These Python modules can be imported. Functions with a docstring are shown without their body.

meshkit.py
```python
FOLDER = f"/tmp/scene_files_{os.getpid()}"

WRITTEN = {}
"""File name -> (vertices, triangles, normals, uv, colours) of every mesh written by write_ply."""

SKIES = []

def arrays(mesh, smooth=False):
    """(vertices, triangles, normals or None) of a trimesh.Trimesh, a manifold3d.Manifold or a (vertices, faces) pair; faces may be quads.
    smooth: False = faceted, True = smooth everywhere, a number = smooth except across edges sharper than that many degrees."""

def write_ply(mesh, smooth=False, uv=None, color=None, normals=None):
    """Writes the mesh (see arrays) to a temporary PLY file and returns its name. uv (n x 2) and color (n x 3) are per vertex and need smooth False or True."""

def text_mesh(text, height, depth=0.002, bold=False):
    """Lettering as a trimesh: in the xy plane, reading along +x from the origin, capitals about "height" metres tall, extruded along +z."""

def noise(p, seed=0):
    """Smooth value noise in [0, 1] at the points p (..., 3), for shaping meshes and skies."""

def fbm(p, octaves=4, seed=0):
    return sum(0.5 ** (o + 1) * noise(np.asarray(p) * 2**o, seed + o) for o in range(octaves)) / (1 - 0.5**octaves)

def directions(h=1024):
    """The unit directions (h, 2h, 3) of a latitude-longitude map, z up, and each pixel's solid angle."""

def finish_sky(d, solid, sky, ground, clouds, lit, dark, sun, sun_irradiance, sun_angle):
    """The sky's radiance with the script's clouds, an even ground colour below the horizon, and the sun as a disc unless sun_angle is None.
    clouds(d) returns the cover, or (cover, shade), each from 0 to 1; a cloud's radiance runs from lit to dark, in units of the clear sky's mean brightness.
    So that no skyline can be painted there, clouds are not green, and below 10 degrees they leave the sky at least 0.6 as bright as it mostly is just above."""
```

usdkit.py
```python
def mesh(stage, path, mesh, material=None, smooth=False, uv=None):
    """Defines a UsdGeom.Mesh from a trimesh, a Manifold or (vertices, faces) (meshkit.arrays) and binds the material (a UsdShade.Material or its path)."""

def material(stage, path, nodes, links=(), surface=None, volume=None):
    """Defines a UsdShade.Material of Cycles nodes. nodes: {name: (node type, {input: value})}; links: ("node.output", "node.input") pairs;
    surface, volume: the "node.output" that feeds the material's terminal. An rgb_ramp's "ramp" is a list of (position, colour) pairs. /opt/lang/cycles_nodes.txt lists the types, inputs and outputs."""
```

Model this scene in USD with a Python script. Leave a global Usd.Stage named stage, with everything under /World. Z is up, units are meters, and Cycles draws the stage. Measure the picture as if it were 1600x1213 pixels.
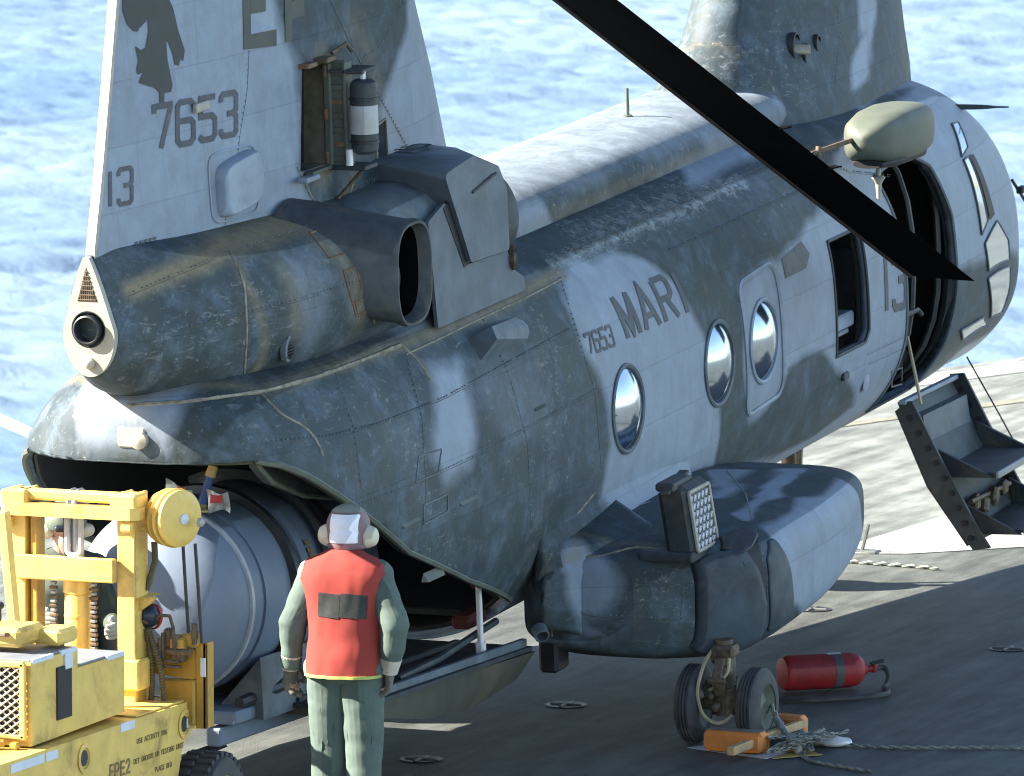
import math, random
import numpy as np, trimesh, manifold3d, shapely
from shapely.geometry import Polygon, LineString
import usdkit, meshkit
from pxr import Usd, UsdGeom, UsdLux, UsdShade, Sdf, Gf, Vt
random.seed(7); RNG = np.random.default_rng(7)
stage = Usd.Stage.CreateInMemory()
UsdGeom.SetStageUpAxis(stage, UsdGeom.Tokens.z); UsdGeom.SetStageMetersPerUnit(stage, 1.0)
stage.SetDefaultPrim(UsdGeom.Xform.Define(stage, '/World').GetPrim())
UsdGeom.Scope.Define(stage, '/World/Looks')
# ------------------------------------------------------------------ camera, sky, sun, exposure
EXPOSURE = 2.4
SUN = np.array([-0.45, 0.89, 0.0]); SUN /= np.linalg.norm(SUN); SUN_EL = math.radians(34)
SUNDIR = np.array([SUN[0]*math.cos(SUN_EL), SUN[1]*math.cos(SUN_EL), math.sin(SUN_EL)])
SUN_ROT = math.atan2(SUNDIR[0], SUNDIR[1])
def look(prim, eye, fwd):
    f = np.array(fwd, float); f /= np.linalg.norm(f)
    r = np.cross(f, [0, 0, 1]); r /= np.linalg.norm(r); u = np.cross(r, f)
    m = Gf.Matrix4d(*[float(q) for q in (*r, 0, *u, 0, *(-f), 0, *eye, 1)])
    UsdGeom.Xformable(prim).AddTransformOp().Set(m)
CAM_AZ, CAM_EL = math.radians(22.0), math.radians(6.2)
cam = UsdGeom.Camera.Define(stage, '/World/camera')
cam.CreateHorizontalApertureAttr(36.0); cam.CreateFocalLengthAttr(36.0*11500/1600)
cam.CreateFStopAttr(8.5); cam.CreateFocusDistanceAttr(41.5)
cam.CreateExposureAttr(EXPOSURE)
look(cam, (-39.516, -16.579, 6.646), (math.cos(CAM_AZ)*math.cos(CAM_EL), math.sin(CAM_AZ)*math.cos(CAM_EL), -math.sin(CAM_EL)))
mat_sky = usdkit.material(stage, '/World/Looks/sky', {
    's': ('sky_texture', {'sky_type': 'single_scattering', 'sun_disc': False, 'sun_elevation': SUN_EL, 'sun_rotation': SUN_ROT, 'altitude': 20.0, 'air_density': 1.0, 'aerosol_density': 0.5, 'ozone_density': 1.0}),
    'b': ('background_shader', {'strength': 0.05})}, [('s.color', 'b.color')], surface='b.background')
dome = UsdLux.DomeLight.Define(stage, '/World/sky')
UsdShade.MaterialBindingAPI.Apply(dome.GetPrim()).Bind(mat_sky)
dome.GetPrim().SetCustomDataByKey('kind', 'structure')
dome.GetPrim().SetCustomDataByKey('label', 'clear hazy daylight sky above the sea')
sun = UsdLux.DistantLight.Define(stage, '/World/sun')
sun.CreateNormalizeAttr(True); sun.CreateIntensityAttr(1.25); sun.CreateAngleAttr(0.5); sun.CreateColorAttr(Gf.Vec3f(1.0, 0.93, 0.82))
look(sun, (0, 0, 60), -SUNDIR)
# ------------------------------------------------------------------ mesh helpers
class MB:
    """collects pieces into one mesh"""
    def __init__(s): s.v = []; s.f = []; s.n = 0
    def add(s, m):
        if m is None: return s
        if hasattr(m, 'to_mesh'):
            q = m.to_mesh(); v, f = np.array(q.vert_properties[:, :3], float), np.array(q.tri_verts)
        elif isinstance(m, tuple): v, f = np.asarray(m[0], float), np.asarray(m[1], int)
        else: v, f = np.asarray(m.vertices, float), np.asarray(m.faces, int)
        if f.shape[1] == 4: f = np.vstack([f[:, [0, 1, 2]], f[:, [0, 2, 3]]])
        s.v.append(v); s.f.append(f + s.n); s.n += len(v); return s
    def get(s): return np.vstack(s.v), np.vstack(s.f)
def cat(*ms):
    b = MB()
    for m in ms: b.add(m)
    return b.get()
def tri(f):
    f = np.asarray(f, int)
    return np.vstack([f[:, [0, 1, 2]], f[:, [0, 2, 3]]]) if f.shape[1] == 4 else f
def loft(rings, cap0=True, cap1=True, flip=False):
    R = np.asarray(rings, float); n, m = R.shape[:2]
    i, j = np.meshgrid(np.arange(n-1), np.arange(m), indexing='ij'); k = (j+1) % m
    f = np.stack([i*m+j, i*m+k, (i+1)*m+k, (i+1)*m+j], -1).reshape(-1, 4)
    v = R.reshape(-1, 3); f = tri(f); ex = []
    for on, r, fl in ((cap0, 0, True), (cap1, n-1, False)):
        if on:
            c = len(v); v = np.vstack([v, R[r].mean(0)]); a = r*m+np.arange(m); b = r*m+(np.arange(m)+1) % m
            t = np.stack([a, b, np.full(m, c)], -1); ex.append(t[:, ::-1] if fl else t)
    f = np.vstack([f]+ex)
    return v, (f[:, ::-1] if flip else f)
def fixn(m):
    t = trimesh.Trimesh(np.asarray(m[0]), tri(m[1]), process=False); t.merge_vertices(digits_vertex=7); t.fix_normals(); return np.array(t.vertices), np.array(t.faces)
def frame(d):
    d = np.asarray(d, float); d = d/np.linalg.norm(d); a = np.array([0, 0, 1.0]) if abs(d[2]) < .9 else np.array([1.0, 0, 0])
    u = np.cross(a, d); u /= np.linalg.norm(u); return d, u, np.cross(d, u)
def tube(path, r, n=10, cap=True):
    P = np.asarray(path, float); r = np.broadcast_to(np.asarray(r, float), (len(P),)); T = np.gradient(P, axis=0)
    _, u, w = frame(T[0]); out = []; a = np.linspace(0, 2*np.pi, n, endpoint=False)
    for p, t, q in zip(P, T, r):
        t = t/(np.linalg.norm(t)+1e-12); u = u-t*(u@t); u /= np.linalg.norm(u); w = np.cross(t, u)
        out.append(p+q*(np.cos(a)[:, None]*u+np.sin(a)[:, None]*w))
    return loft(out, cap, cap)
def cyl(p0, p1, r0, r1=None, n=20, bev=0):
    p0, p1 = np.asarray(p0, float), np.asarray(p1, float); r1 = r0 if r1 is None else r1
    d = p1-p0; L = np.linalg.norm(d)
    if bev: return lathe(p0, d, [(0, 0), (r0-bev, 0), (r0, bev), (r1, L-bev), (r1-bev, L), (0, L)], n)
    return lathe(p0, d, [(0, 0), (r0, 0), (r1, L), (0, L)], n)
def lathe(p, d, prof, n=24, a0=0, a1=2*np.pi):
    """profile (radius, height) turned about the axis d through p"""
    d, u, w = frame(d); p = np.asarray(p, float); full = abs(a1-a0-2*np.pi) < 1e-6
    a = np.linspace(a0, a1, n, endpoint=not full)
    R = np.array([[p+d*h+max(r, 1e-5)*(math.cos(t)*u+math.sin(t)*w) for t in a] for r, h in prof])
    return loft(R, False, False)
def box(c, s, bev=0.008, rot=None):
    c, s = np.asarray(c, float), np.asarray(s, float)/2; b = min(bev, s.min()*.45)
    pts = []
    for sx in (-1, 1):
        for sy in (-1, 1):
            for sz in (-1, 1):
                k = np.array([sx, sy, sz])
                for q in range(3):
                    h = s-b; h = h.copy(); h[q] = s[q]; pts.append(k*h)
    pts = np.array(pts)
    if rot is not None: pts = pts@np.asarray(rot).T
    return hull(pts+c)
def hull(pts):
    h = trimesh.convex.convex_hull(np.asarray(pts, float)); return np.array(h.vertices), np.array(h.faces)
def rotm(ax, deg):
    return trimesh.transformations.rotation_matrix(math.radians(deg), ax)[:3, :3]
def beam(p0, p1, w, h, up=(0, 0, 1), bev=.006):
    p0, p1 = np.asarray(p0, float), np.asarray(p1, float); d = p1-p0; L = np.linalg.norm(d); d /= L
    s = np.cross(up, d); s = s if np.linalg.norm(s) > 1e-6 else np.cross((1., 0, 0) if abs(d[0]) < .9 else (0, 1., 0), d); s /= np.linalg.norm(s); t = np.cross(d, s)
    return box((p0+p1)/2, (L, w, h), bev, np.stack([d, s, t], 1))
def prism(poly, axis, a, b):
    """extrude 2-d polygon along an axis (0,1,2) from a to b"""
    g = poly if isinstance(poly, Polygon) else Polygon(poly)
    if not g.is_valid: g = g.buffer(0)
    if g.geom_type != 'Polygon': return cat(*[prism(q, axis, a, b) for q in g.geoms])
    m = trimesh.creation.extrude_polygon(g, abs(b-a), engine='earcut'); v = np.array(m.vertices); v[:, 2] += min(a, b)
    o = {0: (2, 0, 1), 1: (0, 2, 1), 2: (0, 1, 2)}[axis]
    return fixn((v[:, list(o)], m.faces))
def man(m):
    v, f = m
    return manifold3d.Manifold(manifold3d.Mesh(np.asarray(v, np.float32), np.asarray(tri(f), np.uint32)))
def arr(M):
    q = M.to_mesh(); return np.array(q.vert_properties[:, :3], float), np.array(q.tri_verts)
def solid(m): return man(fixn(m))
def sph(c, r, s=(1, 1, 1), sub=2):
    m = trimesh.creation.icosphere(sub, 1.0); return np.array(m.vertices)*r*np.array(s)+np.array(c), np.array(m.faces)
# ------------------------------------------------------------------ scene helpers
USED = {}
def numbered(parent, name):
    k = (parent, name); USED[k] = USED.get(k, -1)+1
    return f'{parent}/{name}' + (f'_{USED[k]:03d}' if USED[k] else '')
BASE = {}
def tag(p, label=None, cat_=None, group=None, kind=None):
    p = p.GetPrim() if hasattr(p, 'GetPrim') else p
    for k, v in (('label', label), ('category', cat_), ('group', group), ('kind', kind)):
        if v: p.SetCustomDataByKey(k, v)
    return p
def thing(name, label, cat_, loc=(0, 0, 0), group=None, rotz=0, roty=0):
    path = numbered('/World', name); x = UsdGeom.Xform.Define(stage, path)
    x.AddTranslateOp().Set(Gf.Vec3d(*map(float, loc)))
    if rotz: x.AddRotateZOp().Set(float(rotz))
    if roty: x.AddRotateYOp().Set(float(roty))
    BASE[path] = np.zeros(3) if (rotz or roty) else np.asarray(loc, float)
    tag(x, label, cat_, group); return path
def part(parent, name, m, mat, smooth=35, label=None, prim=None, kind=None):
    """one mesh under a thing, a part or /World; coordinates are the thing's frame (rotated things) or the world"""
    path = numbered(parent, name); top = '/'.join(parent.split('/')[:3]); off = BASE.get(top, np.zeros(3))
    if hasattr(m, 'to_mesh'): m = arr(m)
    if not isinstance(m, tuple): m = (np.asarray(m.vertices), np.asarray(m.faces))
    v = np.asarray(m[0], float)-off
    col = None if prim is None else prim(np.asarray(m[0], float))
    if col is None: g = usdkit.mesh(stage, path, (v, tri(m[1])), mat, smooth)
    else:
        g = usdkit.mesh(stage, path, (v, tri(m[1])), mat, False)
        _, _, n = meshkit.arrays((v, tri(m[1])), True); g.CreateNormalsAttr(Vt.Vec3fArray.FromNumpy(n.astype(np.float32))); g.SetNormalsInterpolation('vertex')
        UsdGeom.PrimvarsAPI(g).CreatePrimvar('paint', Sdf.ValueTypeNames.Color3fArray, 'vertex').Set(Vt.Vec3fArray.FromNumpy(col.astype(np.float32)))
    tag(g, label, kind=kind); return path
def single(name, m, mat, label, cat_=None, group=None, kind=None, smooth=35):
    p = part('/World', name, m, mat, smooth); tag(stage.GetPrimAtPath(p), label, cat_, group, kind); return p
# ------------------------------------------------------------------ materials
def L(c):
    """sRGB 0-255 to linear"""
    c = np.asarray(c, float)/255; return tuple(np.where(c < .04045, c/12.92, ((c+.055)/1.055)**2.4))
MATS = {}
def plain(name, col, rough=.55, metal=0.0, var=.25, scale=9.0, bump=0.0, spec=.5, dirt=None, dirt_amt=.5):
    """paint, metal, cloth and so on with uneven tone"""
    if name in MATS: return MATS[name]
    c = np.array(col, float)
    n = {'t': ('texture_coordinate', {}), 'n': ('noise_texture', {'scale': scale, 'detail': 6.0, 'roughness': .62}),
         'r': ('rgb_ramp', {'ramp': [(0.3, tuple(c*(1-var))), (.5, tuple(c)), (.72, tuple(np.minimum(c*(1+var), .95)))]}),
         'p': ('principled_bsdf', {'roughness': rough, 'metallic': metal, 'specular_ior_level': spec})}
    l = [('t.object', 'n.vector'), ('n.fac', 'r.fac')]; out = 'r.color'
    if dirt is not None:
        n['n2'] = ('noise_texture', {'scale': scale*.35, 'detail': 9.0, 'roughness': .7, 'distortion': .6})
        n['m2'] = ('map_range', {'from_min': .52, 'from_max': .70, 'to_min': 0.0, 'to_max': dirt_amt, 'clamp': True})
        n['x'] = ('mix_color', {'b': dirt})
        l += [('t.object', 'n2.vector'), ('n2.fac', 'm2.value'), ('m2.result', 'x.fac'), (out, 'x.a')]; out = 'x.result'
    l.append((out, 'p.base_color'))
    if bump:
        n['n3'] = ('noise_texture', {'scale': scale*5, 'detail': 4.0}); n['b'] = ('bump', {'distance': bump, 'strength': .8})
        l += [('t.object', 'n3.vector'), ('n3.fac', 'b.height'), ('b.normal', 'p.normal')]
    MATS[name] = usdkit.material(stage, '/World/Looks/'+name, n, l, surface='p.BSDF'); return MATS[name]
# ------------------------------------------------------------------ flight deck and sea
def deck_material():
    n = {'t': ('geometry', {}), 'n1': ('noise_texture', {'scale': .5, 'detail': 9.0, 'roughness': .65, 'distortion': .5}), 'mp': ('mapping', {'rotation': (0, 0, .18), 'scale': (.42, 3.0, 1.0)}), 'n2': ('noise_texture', {'scale': 1.6, 'detail': 8.0, 'roughness': .68}),
         'n3': ('noise_texture', {'scale': 90.0, 'detail': 3.0, 'roughness': .6}), 'mx': ('mix_float', {'fac': .62}),
         'r': ('rgb_ramp', {'ramp': [(.33, (.026, .025, .021)), (.45, (.060, .064, .058)), (.55, (.100, .108, .098)), (.68, (.165, .172, .150))]}),
         'n4': ('noise_texture', {'scale': 3.2, 'detail': 10.0, 'roughness': .72}), 'g4': ('map_range', {'from_min': .32, 'from_max': .68, 'to_min': .55, 'to_max': 1.35}), 'm4': ('mix_color', {'blend_type': 'multiply', 'fac': .6}), 'g': ('map_range', {'from_min': .3, 'from_max': .7, 'to_min': .7, 'to_max': 1.25}), 'm': ('mix_color', {'blend_type': 'multiply', 'fac': 1.0}),
         'b': ('bump', {'distance': .006, 'strength': .8}), 'sx': ('separate_xyz', {}), 'u': ('math', {'math_type': 'multiply_add', 'value2': .35}), 'un': ('math', {'math_type': 'multiply_add', 'value2': 2.4, 'value3': -1.2}), 'u2': ('math', {'math_type': 'add'}), 'uf': ('map_range', {'range_type': 'smoothstep', 'from_min': 2.0, 'from_max': 5.0, 'to_min': .85, 'to_max': 1.85, 'clamp': True}), 'pale': ('mix_color', {'blend_type': 'multiply', 'fac': 1.0}), 'p': ('principled_bsdf', {'roughness': .62, 'specular_ior_level': .45})}  # far deck paler, near deck darker: sun and shade put into the colour
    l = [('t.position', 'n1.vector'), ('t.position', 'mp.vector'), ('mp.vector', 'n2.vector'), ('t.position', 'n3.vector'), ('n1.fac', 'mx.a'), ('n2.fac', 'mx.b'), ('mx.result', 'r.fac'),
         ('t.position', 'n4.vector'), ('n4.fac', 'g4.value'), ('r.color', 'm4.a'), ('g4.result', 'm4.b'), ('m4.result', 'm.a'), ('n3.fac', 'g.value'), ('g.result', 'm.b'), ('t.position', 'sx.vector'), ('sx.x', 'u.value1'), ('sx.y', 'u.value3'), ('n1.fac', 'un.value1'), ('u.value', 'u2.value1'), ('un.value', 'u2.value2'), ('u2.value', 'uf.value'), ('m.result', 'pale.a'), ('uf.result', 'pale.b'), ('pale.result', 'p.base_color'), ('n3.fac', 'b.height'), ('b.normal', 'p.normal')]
    return usdkit.material(stage, '/World/Looks/flight_deck', n, l, surface='p.BSDF')
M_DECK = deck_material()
E0, E1 = np.array([20.98, 3.21]), np.array([9.31, 7.22]); ED = (E1-E0)/np.linalg.norm(E1-E0); EN = np.array([-ED[1], ED[0]])
if EN@(np.array([0, -5])-E0) > 0: EN = -EN          # points overboard
def edge(t, off=0.0): q = E0+ED*t+EN*off; return q
deckpoly = Polygon([edge(-70), edge(45), edge(45)-EN*75, edge(-70)-EN*75])
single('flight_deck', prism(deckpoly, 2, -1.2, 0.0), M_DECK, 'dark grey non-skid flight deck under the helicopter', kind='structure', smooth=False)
def sheet(poly, z):
    g = poly if isinstance(poly, Polygon) else Polygon(poly); m = trimesh.creation.extrude_polygon(g, .003, engine='earcut'); v = np.array(m.vertices); v[:, 2] += z; return v, np.array(m.faces)
SEAZ = -18.0
def sea_material():
    n = {'t': ('geometry', {}), 'mp': ('mapping', {'rotation': (0, 0, .5), 'scale': (1.0, .6, 1.0)}),
         'n1': ('noise_texture', {'scale': 1.1, 'detail': 6.0, 'roughness': .62, 'distortion': .5}), 'n2': ('noise_texture', {'scale': .02, 'detail': 3.0}),
         'b': ('bump', {'distance': .16, 'strength': 1.0}), 'r': ('rgb_ramp', {'ramp': [(.40, (.105, .168, .255)), (.62, (.160, .225, .305))]}),
         'p': ('principled_bsdf', {'roughness': .12, 'ior': 1.33, 'specular_ior_level': .5})}
    l = [('t.position', 'mp.vector'), ('mp.vector', 'n1.vector'), ('t.position', 'n2.vector'), ('n1.fac', 'b.height'), ('b.normal', 'p.normal'), ('n2.fac', 'r.fac'), ('r.color', 'p.base_color')]
    return usdkit.material(stage, '/World/Looks/sea_water', n, l, surface='p.BSDF')
M_SEA = sea_material()
# one sheet: a fine grid of wind waves where the sea is near, coarser rows out to the horizon
ca, sa = math.cos(CAM_AZ), math.sin(CAM_AZ)
U = np.concatenate([[-9000, -3000, -1000, -300, -50, 40, 90], np.arange(120, 560, .46), [570, 590, 630, 700, 900, 1400, 3000, 9000]]); Vv = np.concatenate([[-9000, -3000, -1000, -300, -120, -70], np.arange(-46, 46, .6), [70, 120, 300, 1000, 3000, 9000]])
gu, gv = np.meshgrid(U, Vv, indexing='ij'); gx, gy = gu*ca-gv*sa, gu*sa+gv*ca
wz = np.zeros_like(gu); rw = np.random.default_rng(11)
for k in range(46):
    lam = 1.35*1.062**k; th = .52+rw.normal(0, .62); amp = .0185*lam**.55*(1 if lam < 5 else .55); kx, ky = 2*math.pi/lam*math.cos(th), 2*math.pi/lam*math.sin(th); ph = rw.random()*6.283
    ww = np.sin(kx*gx+ky*gy+ph+.8*meshkit.noise(np.stack([gx*.05, gy*.05, 0*gx+k], -1), 4)*6); wz += amp*(ww+.35*ww*np.abs(ww))
fade = np.clip((gu-115)/20, 0, 1)*np.clip((575-gu)/20, 0, 1)*np.clip((50-np.abs(gv))/6, 0, 1); wz = wz*fade
nu, nv = gu.shape; ii, jj = np.meshgrid(np.arange(nu-1), np.arange(nv-1), indexing='ij'); q0 = ii*nv+jj
single('sea', (np.stack([gx, gy, SEAZ+wz], -1).reshape(-1, 3), np.stack([q0, q0+nv, q0+nv+1, q0+1], -1).reshape(-1, 4)), M_SEA, 'choppy blue sea around the ship', kind='structure', smooth=True)
# ------------------------------------------------------------------ the helicopter's shapes (its own frame: x forward, y to port, z up)
from scipy.interpolate import PchipInterpolator as PI
def stat(rows):
    r = np.array(rows, float); return [PI(r[:, 0], r[:, k]) for k in range(1, r.shape[1])], r[0, 0], r[-1, 0]
FUS, FX0, FX1 = stat([(-3.88, .32, 2.62, .62), (-3.82, .50, 2.66, .62), (-3.6, .78, 2.72, .62), (-3.3, .91, 2.76, .62), (-2.8, .98, 2.80, .62), (-2, 1.03, 2.85, .62), (-1, 1.08, 2.88, .62),
    (6.2, 1.08, 2.89, .62), (6.8, 1.07, 2.89, .62), (7.4, 1.05, 2.86, .63), (7.9, 1.01, 2.78, .65), (8.4, .96, 2.62, .64), (8.8, .88, 2.36, .67), (9.15, .75, 1.96, .74), (9.45, .54, 1.62, .86), (9.66, .29, 1.38, 1.0), (9.74, .07, 1.22, 1.12)])
FN = 2.6
def fus(x): return [f(np.clip(x, FX0, FX1)) for f in FUS]
def fus_hw(x, z):
    w, t, b = fus(x); c, h = (t+b)/2, (t-b)/2; u = np.clip(np.abs((z-c)/h), 0, 1); return w*(1-u**FN)**(1/FN)
def ring_se(x, w, t, b, n, m=160, y0=0.0):
    a = np.linspace(0, 2*np.pi, m, endpoint=False); c, s = np.cos(a), np.sin(a)
    return np.stack([np.full(m, x), y0+w*np.sign(c)*np.abs(c)**(2/n), (t+b)/2+(t-b)/2*np.sign(s)*np.abs(s)**(2/n)], -1)
BB, BX0, BX1 = stat([(-4.2, 3.15, .32, .145, 0), (-3.95, 3.10, .41, .25, .35), (-3.3, 3.01, .46, .56, .9), (-2.6, 2.98, .48, .73, 1), (-1.6, 2.97, .48, .80, 1), (-.9, 2.96, .44, .74, 1), (-.5, 2.95, .38, .66, 1)])
def bb_prof(u, b):
    ell = (1-np.clip(np.abs(u), 0, 1)**2.3)**(1/2.3)
    tear = np.where(u < -.25, np.sqrt(np.clip(1-((u+.25)/.75)**2, 0, 1)), np.clip((1-u)/1.25, 0, 1)**.85*.9+.1)
    return tear*(1-b)+ell*b
def bb_hw(x, z):
    c, h, w, b = [f(np.clip(x, BX0, BX1)) for f in BB]; return w*bb_prof(np.clip((z-c)/h, -1, 1), b)
def bb_ring(x, m=96):
    c, h, w, b = [f(x) for f in BB]; a = np.linspace(0, 2*np.pi, m, endpoint=False)
    return np.stack([np.full(m, x), np.sign(np.cos(a))*w*bb_prof(np.sin(a), b)*np.minimum(1, np.abs(np.cos(a))*30), c+h*np.sin(a)], -1)
def py_le(z): return np.interp(z, [2.9, 3.19, 3.91, 4.31, 5.2], [.62, .51, .22, .02, -.42])
def py_te(z): return np.interp(z, [2.9, 3.47, 3.98, 4.8, 5.2], [-4.17, -4.16, -3.99, -3.75, -3.63])
def py_t(z): return np.interp(z, [2.9, 3.3, 4.3, 5.2], [.44, .40, .37, .34])
def py_prof(u):
    """u 0 at the leading edge, 1 at the trailing edge"""
    u = np.clip(u, 0, 1); y = 2.9690*np.sqrt(u)-1.26*u-3.516*u**2+2.843*u**3-1.015*u**4
    return np.maximum(y/1.0*.98, 0)+.055*u
def py_hw(x, z):
    le, te = py_le(z), py_te(z); return py_t(z)*py_prof((le-x)/(le-te))
def py_ring(z, m=60):
    u = (1-np.cos(np.linspace(0, np.pi, m)))/2; le, te = py_le(z), py_te(z); x = le+(te-le)*u; y = py_t(z)*py_prof(u)
    s = np.stack([x, -y, np.full(m, z)], -1); p = np.stack([x, y, np.full(m, z)], -1)[::-1]
    return np.vstack([s, p[:-1]])
SP, SX0, SX1 = stat([(-.36, -1.04, 1.02, .66), (-.31, -1.26, 1.08, .60), (-.18, -1.58, 1.13, .53), (.0, -1.86, 1.17, .48), (.22, -2.05, 1.19, .46), (.6, -2.14, 1.21, .47), (1.2, -2.14, 1.22, .50), (2.0, -2.06, 1.20, .58), (2.5, -1.94, 1.15, .66), (2.8, -1.80, 1.09, .73), (2.96, -1.62, 1.02, .79), (3.0, -1.4, .97, .83)])
SN, SYI = 3.9, -.86
def sp_sec(x): return [f(np.clip(x, SX0, SX1)) for f in SP]
def fus_in(p): w, t, b = fus(p[..., 0]); return (np.abs(p[..., 1]/w)**FN+np.abs((p[..., 2]-(t+b)/2)/((t-b)/2))**FN < 1) & (p[..., 0] > FX0) & (p[..., 0] < FX1)
def bb_in(p): c, h = BB[0](np.clip(p[..., 0], BX0, BX1)), BB[1](np.clip(p[..., 0], BX0, BX1)); return (np.abs(p[..., 1]) < bb_hw(p[..., 0], p[..., 2])) & (np.abs(p[..., 2]-c) < h) & (p[..., 0] > BX0) & (p[..., 0] < BX1)
def py_in(p): return (np.abs(p[..., 1]) < py_hw(p[..., 0], p[..., 2])) & (p[..., 2] > 2.9) & (p[..., 2] < 5.2) & (p[..., 0] < py_le(p[..., 2])) & (p[..., 0] > py_te(p[..., 2]))
def sp_in(p):
    yo, t, b = sp_sec(p[..., 0]); yc = (yo+SYI)/2
    return (np.abs((p[..., 1]-yc)/((yo-SYI)/2))**SN+np.abs((p[..., 2]-(t+b)/2)/((t-b)/2))**SN < 1) & (p[..., 0] > SX0) & (p[..., 0] < SX1)
RIM = [(-.5, .90), (-1.5, 1.225), (-2.36, 1.56), (-2.75, 1.80), (-3.08, 2.0), (-3.35, 2.17), (-3.5, 2.25), (-3.62, 2.29)]
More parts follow.
